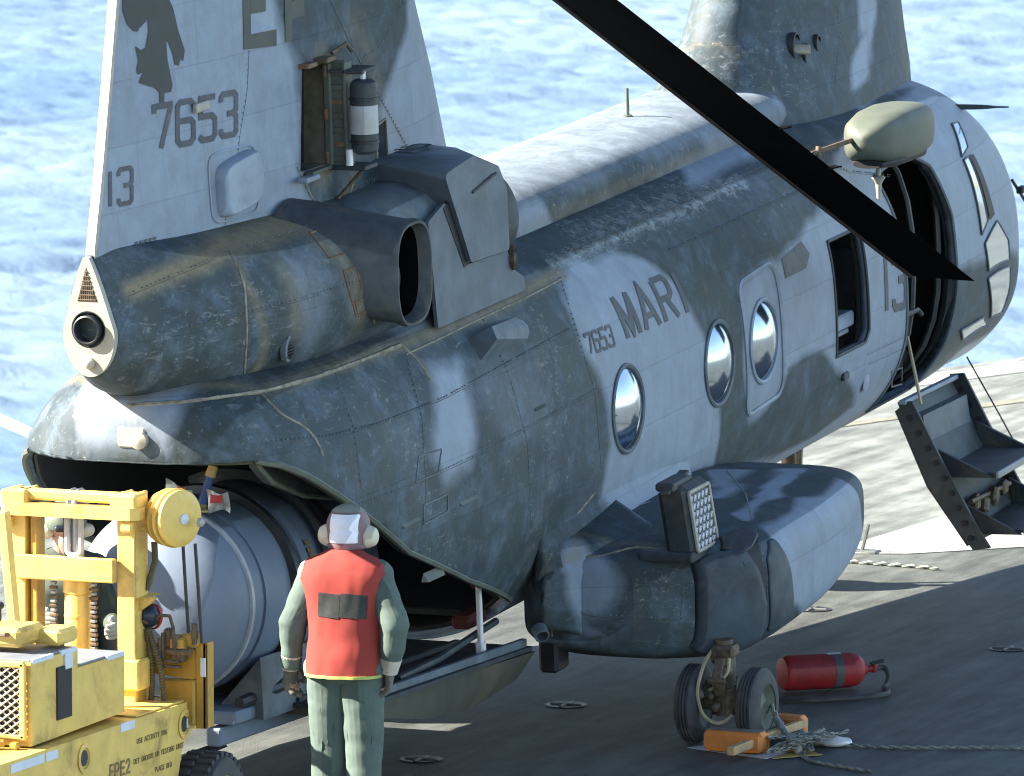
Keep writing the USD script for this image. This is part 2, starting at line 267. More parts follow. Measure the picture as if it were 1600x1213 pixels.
# ------------------------------------------------------------------ paint patches, stains, seams and markings in the helicopter's own coordinates
CAMO={'fus':[(1,0.16,[[-7.785,1.217],[-3.151,1.414],[-2.922,1.296],[-1.657,1.0],[-1.191,0.965],[0.491,1.265],[0.975,1.095],[0.471,0.886],[0.276,0.752],[0.258,0.527],[0.385,0.321],[0.467,0.117],[0.522,-0.125],[0.405,-0.37],[0.587,-0.76],[0.041,-0.876],[-0.665,-0.897],[-2.405,-0.289],[-3.591,0.657],[-7.844,1.039]]),(0.12,0.16,[[-1.745,0.781],[-1.373,0.718],[-1.461,0.547],[-1.45,0.293],[-1.541,0.128],[-1.912,0.078],[-2.064,0.32],[-1.863,0.529]]),(0.75,0.3,[[-2.534,0.731],[-2.106,0.622],[-1.993,0.077],[-2.086,-0.21],[-2.399,0.097],[-2.623,0.457]]),(0.7,0.3,[[-1.273,0.727],[-0.703,0.694],[-0.286,0.402],[-0.286,0.029],[-1.066,0.104],[-1.349,0.38]]),(1,0.1,[[0.262,1.215],[0.922,0.912],[1.298,0.916],[1.58,0.785],[1.805,0.645],[1.923,0.453],[2.127,0.266],[2.304,-0.023],[2.371,-0.274],[2.433,-0.482],[2.541,-0.785],[4.625,-0.897],[4.906,-0.81],[5.317,-0.782],[4.809,-0.51],[4.221,-0.194],[3.883,-0.151],[3.567,-0.21],[3.507,-0.32],[3.277,-0.419],[3.077,-0.474],[2.909,-0.443],[2.769,0.014],[2.802,0.397],[3.316,0.478],[3.523,0.515],[4.072,0.536],[4.474,0.655],[4.656,0.798],[5.05,0.862],[5.532,0.966],[5.454,1.403],[4.352,1.495]]),(1,0.08,[[5.694,1.444],[7.27,1.528],[6.094,1.064],[5.313,0.926],[4.749,1.045]]),(1,0.08,[[5.53,1.093],[6.282,1.018],[7.662,1.159],[7.034,1.143]]),(0,0.1,[[3.546,1.372],[4.68,1.281],[4.28,1.094],[2.99,1.084]]),(0.9,0.1,[[6.882,-0.15],[9.05,-0.161],[9.016,-0.765],[6.924,-0.981],[6.811,-0.788]])],'py':[(1,0.14,[[-2.355,4.766],[-2.285,4.475],[-2.104,4.203],[-2.134,3.666],[-1.942,3.34],[-1.533,3.259],[-0.768,3.323],[-1.056,3.506],[-1.137,3.817],[-0.824,4.101],[-0.596,4.253],[-0.4,4.52]]),(1,0.07,[[-3.995,3.189],[-3.909,3.313],[-3.79,3.419],[-3.623,3.414],[-3.477,3.349],[-3.331,3.263],[-3.532,3.114]])],'bb':[(0.6,0.2,[[-3.055,3.259],[-2.621,3.33],[-2.688,3.028],[-2.807,2.585],[-2.826,2.581]])],'fp':[(0,0.06,[[6.841,3.528],[7.264,3.474],[6.947,3.173],[6.609,2.901],[6.261,2.886],[6.48,3.088],[6.743,3.201]])],'sp':[(0,0.07,[[-0.27,1.03],[-0.165,0.976],[-0.273,0.399],[-0.285,0.107],[-0.297,-0.249],[-0.264,-0.321],[-0.35,-0.64],[-0.36,0.472]]),(0,0.05,[[0.554,0.285],[2.128,0.267],[2.246,0.082],[2.417,-0.307],[1.26,-0.415],[0.595,-0.04],[0.48,0.183]]),(0,0.04,[[0.714,0.488],[2.21,0.589],[2.27,0.46],[0.608,0.387]]),(0,0.04,[[0.589,0.728],[1.328,0.741],[2.046,0.985],[2.051,1.227],[0.97,0.772]])],'tn':[(1,0.12,[[0.439,2.969],[1.137,2.963],[2.611,2.957],[3.721,2.952],[3.796,2.868],[2.54,2.818],[0.348,2.815]]),(0,0.1,[[0.622,2.96],[1.02,2.955],[1.109,2.807],[0.597,2.831]])]}
WEAR={'fus':[(1.0,0.07,[[0.487,0.982],[1.087,0.988],[3.716,0.986]]),(0.8,0.14,[[1.144,1.101],[1.864,1.05],[3.418,1.074]]),(0.3,0.4,[[-3.88,1.705],[-3.356,1.015],[-2.115,0.698]]),(0.35,0.3,[[-2.309,0.672],[-1.89,-0.402]]),(0.25,0.5,[[-1.225,0.569],[-0.475,-0.312]]),(0.4,0.25,[[-0.223,0.685],[-0.385,0.048]]),(0.3,0.2,[[3.587,0.847],[4.335,0.807]])],'bb':[(0.3,0.5,[[-3.964,3.052],[-2.782,3.114]]),(0.4,0.3,[[-4.147,3.012],[-3.625,2.931],[-3.183,3.002]]),(0.5,0.05,[[-3.291,3.226],[-3.177,2.643]]),(0.5,0.05,[[-3.49,3.049],[-3.903,2.711]])],'sp':[(0.35,0.3,[[-0.309,0.208],[-0.03,-0.039]]),(0.4,0.1,[[-2.177,0.369],[0.443,0.83]])],'tn':[(0.3,0.3,[[0.614,2.998],[3.896,3.013]])],'py':[],'fp':[(0.35,0.3,[[5.054,3.171],[5.543,3.191]])]}
GRIME={'fus':[(0.6,0.06,[[-3.854,1.673],[-3.302,1.1],[-2.381,0.981],[-1.829,0.931],[-0.798,0.875],[0.495,0.929]]),(0.45,0.05,[[-1.8,0.922],[-1.784,0.694]]),(0.3,0.2,[[-0.212,0.761],[-0.365,0.561]]),(0.35,0.05,[[0.604,1.301],[4.317,1.294]]),(0.3,0.16,[[-0.494,-0.158],[-0.698,-0.49],[-0.128,-0.911]])],'bb':[(0.85,0.06,[[-4.019,3.259],[-3.224,3.385],[-2.582,3.397],[-1.934,3.379]]),(0.55,0.14,[[-2.547,3.352],[-2.455,3.236],[-2.328,2.862]]),(0.5,0.12,[[-2.992,3.215],[-2.979,2.899]]),(0.6,0.05,[[-3.254,3.373],[-3.313,3.23],[-3.177,2.643]]),(0.6,0.07,[[-3.408,2.615],[-2.1,2.548],[-1.368,2.529]])],'py':[(0.5,0.05,[[-2.921,3.613],[-2.969,3.322]]),(0.75,0.12,[[-1.816,4.164],[-1.876,3.617]]),(0.5,0.09,[[-1.501,3.507],[-1.676,3.353]]),(0.6,0.06,[[-3.875,3.232],[-2.942,3.342],[-2.336,3.358],[-1.677,3.342]]),(0.5,0.05,[[-3.042,3.859],[-3.076,3.602]]),(0.45,0.12,[[-1.12,3.814],[-0.682,3.494]]),(0.4,0.15,[[-1.396,4.359],[-1.099,3.957]])],'sp':[(0.6,0.04,[[-0.36,0.503],[-0.11,1.08],[-1.879,0.402]]),(0.5,0.05,[[-0.098,1.139],[-0.033,0.642],[-0.055,0.348]])],'fp':[(0.4,0.08,[[5.142,3.322],[5.273,3.185],[5.234,2.944]])],'tn':[(0.5,0.05,[[0.469,2.863],[4.189,2.863]])]}
SEAMS=[('sealant_bead','fus',0.014,[[-3.88,-0.043,2.614],[-3.867,-0.096,2.618],[-3.847,-0.147,2.62],[-3.824,-0.196,2.621],[-3.795,-0.242,2.621],[-3.762,-0.287,2.621],[-3.728,-0.33,2.62],[-3.689,-0.369,2.621],[-3.646,-0.406,2.622],[-3.598,-0.441,2.622],[-3.546,-0.474,2.621],[-3.491,-0.506,2.619],[-3.433,-0.536,2.617],[-3.37,-0.564,2.614],[-3.302,-0.591,2.609],[-3.214,-0.612,2.61],[-3.122,-0.632,2.61],[-3.026,-0.651,2.609],[-2.928,-0.668,2.607],[-2.827,-0.685,2.606],[-2.723,-0.697,2.607],[-2.618,-0.709,2.609],[-2.511,-0.721,2.61],[-2.403,-0.731,2.611],[-2.294,-0.74,2.613],[-2.184,-0.749,2.614],[-2.073,-0.757,2.616],[-1.959,-0.765,2.617],[-1.846,-0.773,2.619]]),('sealant_bead','fus',0.008,[[-1.846,-0.773,2.619],[-1.828,-0.817,2.572],[-1.8,-0.858,2.524],[-1.803,-0.892,2.472],[-1.797,-0.923,2.417]]),('sealant_bead','fus',0.008,[[-3.341,-0.589,2.602],[-3.349,-0.628,2.567],[-3.35,-0.665,2.53],[-3.345,-0.699,2.492],[-3.298,-0.734,2.462],[-3.247,-0.767,2.432],[-3.215,-0.799,2.389],[-3.179,-0.828,2.344],[-3.186,-0.848,2.294],[-3.189,-0.866,2.243]]),('sealant_bead','fus',0.006,[[-1.876,-0.814,2.572],[-1.753,-0.821,2.576],[-1.629,-0.828,2.58],[-1.504,-0.834,2.584],[-1.377,-0.839,2.587],[-1.243,-0.843,2.592],[-1.104,-0.844,2.595],[-0.959,-0.844,2.598],[-0.81,-0.842,2.6],[-0.674,-0.842,2.601],[-0.538,-0.842,2.601],[-0.4,-0.842,2.602],[-0.262,-0.841,2.602],[-0.123,-0.841,2.603],[0.035,-0.838,2.606],[0.193,-0.835,2.61],[0.352,-0.832,2.614],[0.513,-0.829,2.617]]),('sealant_bead','fus',0.007,[[0.582,-0.457,2.836],[0.719,-0.459,2.836],[0.857,-0.46,2.836],[0.995,-0.461,2.836],[1.134,-0.462,2.836],[1.275,-0.463,2.836],[1.416,-0.464,2.836],[1.558,-0.465,2.836],[1.71,-0.464,2.836],[1.864,-0.463,2.837],[2.019,-0.462,2.838],[2.175,-0.461,2.838],[2.331,-0.46,2.839],[2.489,-0.459,2.839],[2.648,-0.458,2.84],[2.793,-0.459,2.84],[2.938,-0.459,2.84],[3.084,-0.46,2.84],[3.231,-0.46,2.84],[3.379,-0.461,2.84],[3.528,-0.461,2.84],[3.677,-0.462,2.839],[3.828,-0.462,2.839],[3.98,-0.463,2.839],[4.132,-0.463,2.839],[4.286,-0.464,2.839]]),('sealant_bead','fus',0.009,[[-0.162,-0.837,0.895],[-0.28,-0.911,0.99],[-0.331,-0.957,1.068],[-0.295,-0.979,1.114],[-0.25,-0.997,1.158],[-0.197,-1.013,1.2],[-0.138,-1.025,1.241],[-0.055,-1.033,1.27],[0.031,-1.041,1.299],[0.119,-1.047,1.328],[0.209,-1.052,1.356],[0.301,-1.057,1.384]]),('sealant_bead','fus',0.006,[[-0.318,-0.922,1.007],[0.038,-0.815,0.872]]),('panel_seam','fus',0.004,[[-3.549,-0.691,2.372],[-3.496,-0.721,2.369],[-3.438,-0.749,2.364],[-3.375,-0.775,2.359],[-3.306,-0.798,2.352],[-3.23,-0.818,2.344],[-3.151,-0.837,2.335],[-3.069,-0.855,2.325],[-2.966,-0.871,2.321],[-2.859,-0.886,2.316],[-2.75,-0.899,2.31],[-2.637,-0.912,2.304],[-2.523,-0.924,2.298],[-2.413,-0.932,2.298],[-2.301,-0.94,2.299],[-2.189,-0.947,2.299],[-2.075,-0.954,2.299],[-1.961,-0.961,2.299],[-1.847,-0.969,2.299],[-1.733,-0.977,2.3],[-1.629,-0.982,2.306],[-1.523,-0.988,2.312],[-1.416,-0.992,2.318],[-1.306,-0.996,2.324],[-1.194,-0.999,2.329],[-1.076,-1.0,2.333],[-0.954,-1.0,2.337],[-0.83,-0.999,2.34],[-0.705,-0.997,2.344],[-0.579,-0.996,2.347],[-0.452,-0.995,2.35],[-0.325,-0.994,2.354],[-0.197,-0.993,2.357],[-0.068,-0.991,2.36],[0.061,-0.99,2.364],[0.191,-0.989,2.367]]),('panel_seam','fus',0.004,[[-2.984,-0.955,1.925],[-2.89,-0.966,1.925],[-2.793,-0.975,1.924],[-2.694,-0.984,1.923],[-2.593,-0.991,1.922],[-2.489,-0.998,1.92],[-2.384,-1.005,1.918],[-2.273,-1.011,1.919],[-2.162,-1.017,1.921],[-2.049,-1.023,1.922],[-1.937,-1.03,1.924],[-1.826,-1.037,1.925],[-1.715,-1.044,1.927],[-1.603,-1.052,1.929],[-1.49,-1.059,1.931],[-1.385,-1.065,1.937],[-1.277,-1.069,1.942],[-1.166,-1.073,1.946],[-1.05,-1.075,1.95],[-0.928,-1.075,1.953],[-0.806,-1.075,1.955],[-0.682,-1.075,1.958],[-0.558,-1.075,1.961],[-0.43,-1.075,1.964],[-0.301,-1.074,1.967],[-0.171,-1.074,1.97],[-0.041,-1.074,1.973],[0.091,-1.074,1.976],[0.222,-1.074,1.979],[0.355,-1.073,1.983]]),('panel_seam','fus',0.004,[[-1.909,-1.021,1.428],[-1.801,-1.028,1.431],[-1.693,-1.035,1.434],[-1.584,-1.043,1.437],[-1.474,-1.05,1.44],[-1.362,-1.056,1.442],[-1.247,-1.061,1.444],[-1.128,-1.065,1.448],[-1.003,-1.067,1.451],[-0.873,-1.067,1.453],[-0.742,-1.067,1.456],[-0.611,-1.068,1.458],[-0.479,-1.068,1.46],[-0.355,-1.068,1.461],[-0.229,-1.068,1.462],[-0.103,-1.068,1.462],[0.024,-1.068,1.463],[0.151,-1.068,1.464],[0.279,-1.068,1.465]]),('panel_seam','fus',0.004,[[0.427,-0.823,2.624],[0.365,-0.866,2.575],[0.316,-0.904,2.524],[0.278,-0.938,2.471],[0.251,-0.967,2.417],[0.234,-0.992,2.36],[0.225,-1.011,2.308],[0.222,-1.027,2.256],[0.227,-1.041,2.201],[0.237,-1.053,2.146],[0.253,-1.062,2.09],[0.275,-1.069,2.032],[0.301,-1.074,1.973],[0.302,-1.077,1.917],[0.306,-1.079,1.859],[0.312,-1.08,1.801],[0.32,-1.08,1.743],[0.33,-1.08,1.684],[0.341,-1.079,1.625],[0.356,-1.076,1.565],[0.375,-1.072,1.504]]),('panel_seam','fus',0.004,[[-0.828,-0.849,2.592],[-0.858,-0.886,2.547],[-0.878,-0.919,2.499],[-0.89,-0.948,2.45],[-0.892,-0.973,2.399],[-0.887,-0.996,2.347],[-0.874,-1.015,2.293],[-0.878,-1.03,2.244],[-0.877,-1.043,2.194],[-0.871,-1.053,2.142],[-0.859,-1.062,2.09],[-0.844,-1.068,2.036],[-0.823,-1.073,1.982],[-0.8,-1.077,1.927],[-0.772,-1.079,1.871],[-0.773,-1.08,1.817],[-0.773,-1.08,1.764],[-0.771,-1.08,1.71],[-0.768,-1.079,1.655],[-0.763,-1.078,1.601],[-0.755,-1.075,1.545],[-0.743,-1.071,1.489],[-0.726,-1.064,1.432],[-0.703,-1.056,1.373]]),('panel_seam','fus',0.004,[[-1.876,-0.814,2.572],[-1.92,-0.845,2.529],[-1.956,-0.872,2.485],[-1.986,-0.897,2.44],[-2.01,-0.919,2.394],[-2.028,-0.939,2.346],[-2.041,-0.957,2.298],[-2.049,-0.972,2.249],[-2.073,-0.984,2.2],[-2.093,-0.993,2.15],[-2.109,-1.002,2.099],[-2.121,-1.008,2.048],[-2.13,-1.014,1.995],[-2.135,-1.017,1.943],[-2.138,-1.02,1.889],[-2.138,-1.022,1.835],[-2.163,-1.021,1.782],[-2.186,-1.02,1.729],[-2.209,-1.019,1.676],[-2.231,-1.017,1.623],[-2.251,-1.014,1.569]]),('panel_seam','fus',0.004,[[-2.644,-0.72,2.596],[-2.69,-0.757,2.552],[-2.727,-0.791,2.507],[-2.757,-0.821,2.461],[-2.779,-0.847,2.413],[-2.795,-0.871,2.364],[-2.805,-0.893,2.313],[-2.83,-0.908,2.265],[-2.85,-0.921,2.217],[-2.866,-0.933,2.167],[-2.879,-0.942,2.117],[-2.887,-0.951,2.066],[-2.892,-0.957,2.014]]),('panel_seam','fus',0.004,[[0.58,-0.725,2.709],[0.73,-0.726,2.708],[0.881,-0.728,2.708],[1.033,-0.729,2.707],[1.186,-0.73,2.707],[1.322,-0.73,2.707],[1.459,-0.731,2.707],[1.597,-0.731,2.707],[1.735,-0.731,2.707],[1.874,-0.731,2.707],[2.014,-0.732,2.707],[2.155,-0.732,2.707],[2.297,-0.732,2.707],[2.44,-0.733,2.706],[2.583,-0.733,2.706],[2.727,-0.733,2.706],[2.872,-0.733,2.706],[3.018,-0.733,2.706],[3.165,-0.734,2.706],[3.313,-0.734,2.706],[3.462,-0.734,2.706],[3.611,-0.734,2.706],[3.762,-0.735,2.706],[3.93,-0.734,2.706],[4.099,-0.734,2.707],[4.269,-0.734,2.707],[4.441,-0.734,2.707],[4.614,-0.733,2.708],[4.788,-0.733,2.708],[4.963,-0.733,2.708],[5.139,-0.732,2.708]]),('panel_seam','fus',0.004,[[3.57,-1.074,1.526],[3.717,-1.074,1.527],[3.866,-1.074,1.528],[4.015,-1.074,1.529],[4.165,-1.074,1.53],[4.316,-1.074,1.531],[4.468,-1.074,1.532]]),('panel_seam','fus',0.004,[[5.139,-1.051,1.352],[5.322,-1.051,1.349],[5.507,-1.05,1.346],[5.693,-1.05,1.344],[5.881,-1.049,1.341]]),('panel_seam','fus',0.004,[[5.208,-1.035,1.276],[5.393,-1.033,1.272],[5.58,-1.032,1.268],[5.768,-1.031,1.263],[5.958,-1.03,1.259]]),('panel_seam','fus',0.004,[[4.749,-0.699,2.732],[4.807,-0.742,2.701],[4.875,-0.782,2.668],[4.952,-0.819,2.633],[5.04,-0.852,2.597],[5.135,-0.883,2.559],[5.24,-0.91,2.52],[5.387,-0.929,2.491],[5.54,-0.946,2.461],[5.696,-0.962,2.43],[5.858,-0.977,2.399]]),('panel_seam','fus',0.004,[[1.995,-0.906,2.524],[2.145,-0.906,2.525],[2.296,-0.906,2.525],[2.448,-0.905,2.526],[2.601,-0.905,2.527],[2.754,-0.905,2.527],[2.909,-0.904,2.528],[3.065,-0.904,2.529],[3.222,-0.904,2.529],[3.38,-0.903,2.53],[3.538,-0.903,2.531],[3.698,-0.902,2.531],[3.848,-0.903,2.531],[3.999,-0.903,2.531],[4.151,-0.903,2.53],[4.303,-0.903,2.53],[4.457,-0.904,2.53],[4.612,-0.904,2.53],[4.767,-0.904,2.529]]),('panel_seam','fus',0.005,[[6.958,-1.042,2.134],[7.322,-1.032,2.108]]),('panel_seam','bb',0.004,[[-4.051,-0.148,3.236],[-3.987,-0.169,3.246],[-3.922,-0.191,3.256],[-3.86,-0.213,3.266],[-3.799,-0.237,3.276],[-3.739,-0.26,3.287],[-3.678,-0.284,3.298],[-3.617,-0.308,3.308],[-3.556,-0.329,3.318],[-3.492,-0.35,3.328],[-3.424,-0.368,3.337],[-3.35,-0.384,3.345],[-3.269,-0.397,3.352],[-3.185,-0.413,3.355],[-3.1,-0.429,3.357],[-3.013,-0.444,3.359],[-2.923,-0.458,3.361],[-2.83,-0.471,3.362],[-2.733,-0.482,3.363],[-2.627,-0.489,3.364],[-2.516,-0.494,3.364],[-2.404,-0.499,3.364],[-2.291,-0.504,3.364],[-2.177,-0.508,3.364]]),('sealant_bead','bb',0.01,[[-3.242,-0.367,3.378],[-3.279,-0.411,3.338],[-3.299,-0.446,3.296],[-3.316,-0.476,3.247],[-3.321,-0.501,3.196],[-3.343,-0.512,3.145],[-3.358,-0.519,3.092],[-3.366,-0.524,3.038],[-3.371,-0.527,2.983],[-3.371,-0.528,2.927],[-3.371,-0.521,2.878],[-3.359,-0.51,2.826],[-3.335,-0.493,2.772],[-3.29,-0.466,2.714],[-3.205,-0.421,2.648]]),('panel_seam','bb',0.004,[[-3.728,-0.346,3.016],[-3.666,-0.378,3.021],[-3.603,-0.41,3.025],[-3.541,-0.442,3.029],[-3.477,-0.474,3.034],[-3.411,-0.505,3.037],[-3.345,-0.532,3.04],[-3.274,-0.557,3.042],[-3.201,-0.581,3.043],[-3.126,-0.605,3.044],[-3.05,-0.628,3.045],[-2.972,-0.651,3.046],[-2.891,-0.672,3.049],[-2.805,-0.692,3.052],[-2.714,-0.71,3.054],[-2.615,-0.724,3.054],[-2.509,-0.736,3.054],[-2.402,-0.747,3.053]]),('panel_seam','bb',0.004,[[-3.354,-0.468,2.747],[-3.287,-0.495,2.75],[-3.216,-0.521,2.753],[-3.144,-0.545,2.755],[-3.07,-0.57,2.757],[-2.994,-0.593,2.759],[-2.914,-0.615,2.76],[-2.836,-0.635,2.763],[-2.752,-0.654,2.765],[-2.662,-0.67,2.766],[-2.563,-0.682,2.765],[-2.46,-0.692,2.763],[-2.354,-0.702,2.762],[-2.247,-0.711,2.759],[-2.135,-0.719,2.757]]),('sealant_bead','bb',0.009,[[-2.154,-0.479,3.378],[-2.171,-0.543,3.347],[-2.169,-0.599,3.313],[-2.227,-0.648,3.27],[-2.263,-0.687,3.224],[-2.281,-0.718,3.174],[-2.295,-0.742,3.118],[-2.291,-0.757,3.058],[-2.269,-0.764,2.996],[-2.246,-0.765,2.932],[-2.207,-0.759,2.866],[-2.136,-0.739,2.793]]),('panel_seam','bb',0.005,[[-3.158,-0.599,2.998],[-3.156,-0.6,2.945],[-3.147,-0.599,2.891],[-3.123,-0.591,2.834],[-3.083,-0.576,2.774],[-2.991,-0.552,2.704],[-2.815,-0.491,2.617]]),('panel_seam','py',0.005,[[-2.909,-0.231,3.605],[-2.927,-0.231,3.541],[-2.945,-0.231,3.477],[-2.955,-0.23,3.429],[-2.965,-0.228,3.381],[-2.975,-0.227,3.334]]),('panel_seam','py',0.004,[[-2.598,-0.251,4.358],[-2.61,-0.251,4.302],[-2.621,-0.251,4.247],[-2.632,-0.251,4.191],[-2.643,-0.251,4.135],[-2.663,-0.249,4.089],[-2.684,-0.248,4.043],[-2.705,-0.246,3.996],[-2.726,-0.244,3.95],[-2.747,-0.243,3.904],[-2.764,-0.242,3.85],[-2.782,-0.242,3.796],[-2.799,-0.241,3.743],[-2.816,-0.241,3.689],[-2.833,-0.24,3.635]]),('panel_seam','py',0.005,[[-1.7,-0.345,4.524],[-1.654,-0.349,4.468],[-1.608,-0.353,4.411],[-1.562,-0.357,4.354],[-1.515,-0.36,4.297],[-1.467,-0.364,4.24],[-1.419,-0.367,4.182],[-1.365,-0.37,4.129],[-1.311,-0.373,4.075],[-1.256,-0.376,4.02],[-1.201,-0.378,3.966],[-1.144,-0.38,3.911],[-1.087,-0.382,3.857],[-1.029,-0.384,3.801],[-0.967,-0.385,3.743],[-0.904,-0.386,3.683],[-0.84,-0.386,3.624],[-0.774,-0.386,3.564],[-0.707,-0.386,3.504],[-0.638,-0.385,3.443]]),('panel_seam','py',0.004,[[-0.537,-0.314,4.373],[-0.653,-0.336,4.343],[-0.751,-0.349,4.31],[-0.838,-0.359,4.276],[-0.918,-0.365,4.241],[-0.993,-0.369,4.206],[-1.065,-0.372,4.17],[-1.192,-0.373,4.151],[-1.312,-0.372,4.132],[-1.427,-0.368,4.111]]),('sealant_bead','py',0.008,[[-2.165,-0.321,3.649],[-2.118,-0.328,3.587],[-2.071,-0.334,3.525],[-2.024,-0.34,3.462],[-1.974,-0.345,3.399],[-1.866,-0.355,3.355],[-1.757,-0.364,3.312]]),('sealant_bead','py',0.007,[[-1.502,-0.378,3.5],[-1.539,-0.377,3.455],[-1.576,-0.376,3.41],[-1.637,-0.372,3.347]]),('panel_seam','py',0.004,[[-1.509,-0.379,3.436],[-1.386,-0.385,3.44],[-1.259,-0.39,3.444],[-1.127,-0.393,3.447],[-0.99,-0.394,3.449],[-0.861,-0.393,3.453],[-0.725,-0.388,3.457],[-0.578,-0.38,3.46]]),('sealant_bead','sp',0.008,[[-0.041,-1.024,1.146],[-0.176,-1.047,1.126],[-0.273,-1.055,1.099],[-0.331,-1.059,1.059],[-0.353,-1.048,1.011],[-0.36,-1.031,0.96],[-0.36,-1.012,0.907],[-0.36,-1.016,0.846],[-0.36,-1.02,0.785],[-0.36,-1.024,0.724],[-0.355,-1.026,0.662]]),('sealant_bead','sp',0.008,[[-0.156,-1.069,1.133],[-0.214,-1.151,1.12],[-0.258,-1.227,1.105],[-0.226,-1.275,1.116],[-0.191,-1.321,1.126],[-0.154,-1.366,1.136],[-0.117,-1.412,1.146],[-0.077,-1.456,1.155],[-0.08,-1.516,1.151],[-0.075,-1.574,1.146],[-0.064,-1.628,1.139],[-0.048,-1.681,1.131]]),('panel_seam','sp',0.005,[[-0.36,-1.022,0.851],[-0.351,-1.083,0.834],[-0.339,-1.142,0.816],[-0.326,-1.2,0.797],[-0.31,-1.258,0.778],[-0.294,-1.311,0.775],[-0.276,-1.363,0.772],[-0.256,-1.415,0.769],[-0.235,-1.466,0.765],[-0.212,-1.516,0.761],[-0.187,-1.566,0.756],[-0.161,-1.615,0.751],[-0.134,-1.664,0.746],[-0.106,-1.712,0.74]]),('panel_seam','sp',0.005,[[-0.019,-1.788,1.085],[-0.053,-1.775,1.028],[-0.074,-1.758,0.969],[-0.09,-1.738,0.908],[-0.093,-1.733,0.84],[-0.097,-1.727,0.771],[-0.099,-1.721,0.702],[-0.088,-1.723,0.624],[-0.05,-1.714,0.54]]),('panel_seam','sp',0.006,[[0.477,-1.982,1.166],[0.397,-2.03,1.127],[0.359,-2.062,1.079],[0.351,-2.083,1.025],[0.342,-2.09,0.97],[0.343,-2.094,0.914],[0.347,-2.096,0.856],[0.352,-2.097,0.798],[0.33,-2.089,0.741],[0.312,-2.079,0.682],[0.308,-2.065,0.62],[0.355,-2.031,0.547]]),('panel_seam','sp',0.005,[[1.962,-1.255,1.2],[1.68,-1.401,1.212],[1.427,-1.535,1.218],[1.198,-1.659,1.22],[0.876,-1.797,1.212],[0.614,-1.912,1.192]]),('panel_seam','fp',0.005,[[6.421,-0.428,3.496],[6.424,-0.434,3.433],[6.416,-0.445,3.37],[6.395,-0.46,3.31],[6.372,-0.475,3.25],[6.312,-0.488,3.19],[6.251,-0.501,3.131],[6.185,-0.516,3.073],[6.112,-0.533,3.016],[6.04,-0.55,2.959]]),('sealant_bead','fp',0.008,[[5.144,-0.037,3.342],[5.174,-0.087,3.346],[5.217,-0.133,3.348],[5.27,-0.175,3.349],[5.288,-0.219,3.313],[5.314,-0.259,3.275],[5.348,-0.298,3.237],[5.338,-0.329,3.177],[5.33,-0.36,3.116],[5.316,-0.393,3.056],[5.271,-0.423,2.991],[5.228,-0.452,2.925]])]
HATCHES=[('access_hatch_frame','bb',0.007,[[-2.496,-0.531,3.345],[-2.424,-0.538,3.343],[-2.352,-0.545,3.341],[-2.279,-0.551,3.339],[-2.306,-0.593,3.311],[-2.322,-0.629,3.281],[-2.328,-0.661,3.249],[-2.324,-0.688,3.216],[-2.402,-0.681,3.216],[-2.48,-0.674,3.217],[-2.557,-0.667,3.217],[-2.559,-0.646,3.245],[-2.553,-0.622,3.272],[-2.542,-0.595,3.297],[-2.523,-0.564,3.322],[-2.496,-0.531,3.345]]),('access_hatch_frame','bb',0.007,[[-2.485,-0.717,3.137],[-2.414,-0.724,3.136],[-2.341,-0.731,3.135],[-2.346,-0.743,3.097],[-2.342,-0.752,3.057],[-2.332,-0.757,3.017],[-2.315,-0.76,2.975],[-2.293,-0.761,2.932],[-2.263,-0.758,2.887],[-2.327,-0.751,2.88],[-2.39,-0.743,2.873],[-2.42,-0.746,2.914],[-2.443,-0.747,2.953],[-2.462,-0.745,2.992],[-2.476,-0.742,3.029],[-2.485,-0.736,3.066],[-2.489,-0.728,3.102],[-2.485,-0.717,3.137]]),('access_hatch_frame','bb',0.006,[[-2.417,-0.75,2.956],[-2.286,-0.763,2.956],[-2.224,-0.761,2.881],[-2.292,-0.753,2.874],[-2.359,-0.745,2.867],[-2.392,-0.749,2.912],[-2.417,-0.75,2.956]]),('access_hatch_frame','fus',0.006,[[-2.186,-1.003,2.06],[-2.092,-1.009,2.057],[-1.998,-1.015,2.054],[-1.905,-1.021,2.051],[-1.931,-1.024,2.011],[-1.954,-1.026,1.971],[-1.976,-1.027,1.931],[-2.072,-1.022,1.931],[-2.167,-1.016,1.931],[-2.261,-1.011,1.931],[-2.244,-1.01,1.963],[-2.226,-1.008,1.996],[-2.206,-1.006,2.028],[-2.186,-1.003,2.06]]),('access_hatch_frame','fus',0.006,[[5.8,-0.984,1.128],[6.03,-0.976,1.108],[6.136,-0.938,1.034],[6.294,-0.882,0.95],[6.032,-0.901,0.976],[5.895,-0.95,1.056],[5.8,-0.984,1.128]]),('access_hatch_frame','fus',0.007,[[-2.175,-1.02,1.788],[-2.099,-1.024,1.789],[-2.024,-1.029,1.79],[-1.948,-1.033,1.791],[-1.873,-1.037,1.792],[-1.877,-1.037,1.744],[-1.88,-1.037,1.695],[-1.955,-1.032,1.692],[-2.031,-1.028,1.688],[-2.107,-1.024,1.685],[-2.183,-1.02,1.682],[-2.181,-1.02,1.717],[-2.178,-1.02,1.753],[-2.175,-1.02,1.788]]),('access_hatch_frame','py',0.006,[[-1.258,-0.39,3.453],[-1.108,-0.393,3.455],[-1.114,-0.394,3.416],[-1.119,-0.395,3.377],[-1.267,-0.391,3.378],[-1.263,-0.391,3.415],[-1.258,-0.39,3.453]]),('access_hatch_frame','sp',0.006,[[1.269,-1.009,1.182],[0.933,-1.152,1.208],[0.872,-1.134,1.205],[0.814,-1.116,1.202],[0.759,-1.096,1.197],[0.709,-1.075,1.192],[0.665,-1.051,1.185],[0.631,-1.024,1.177]])]
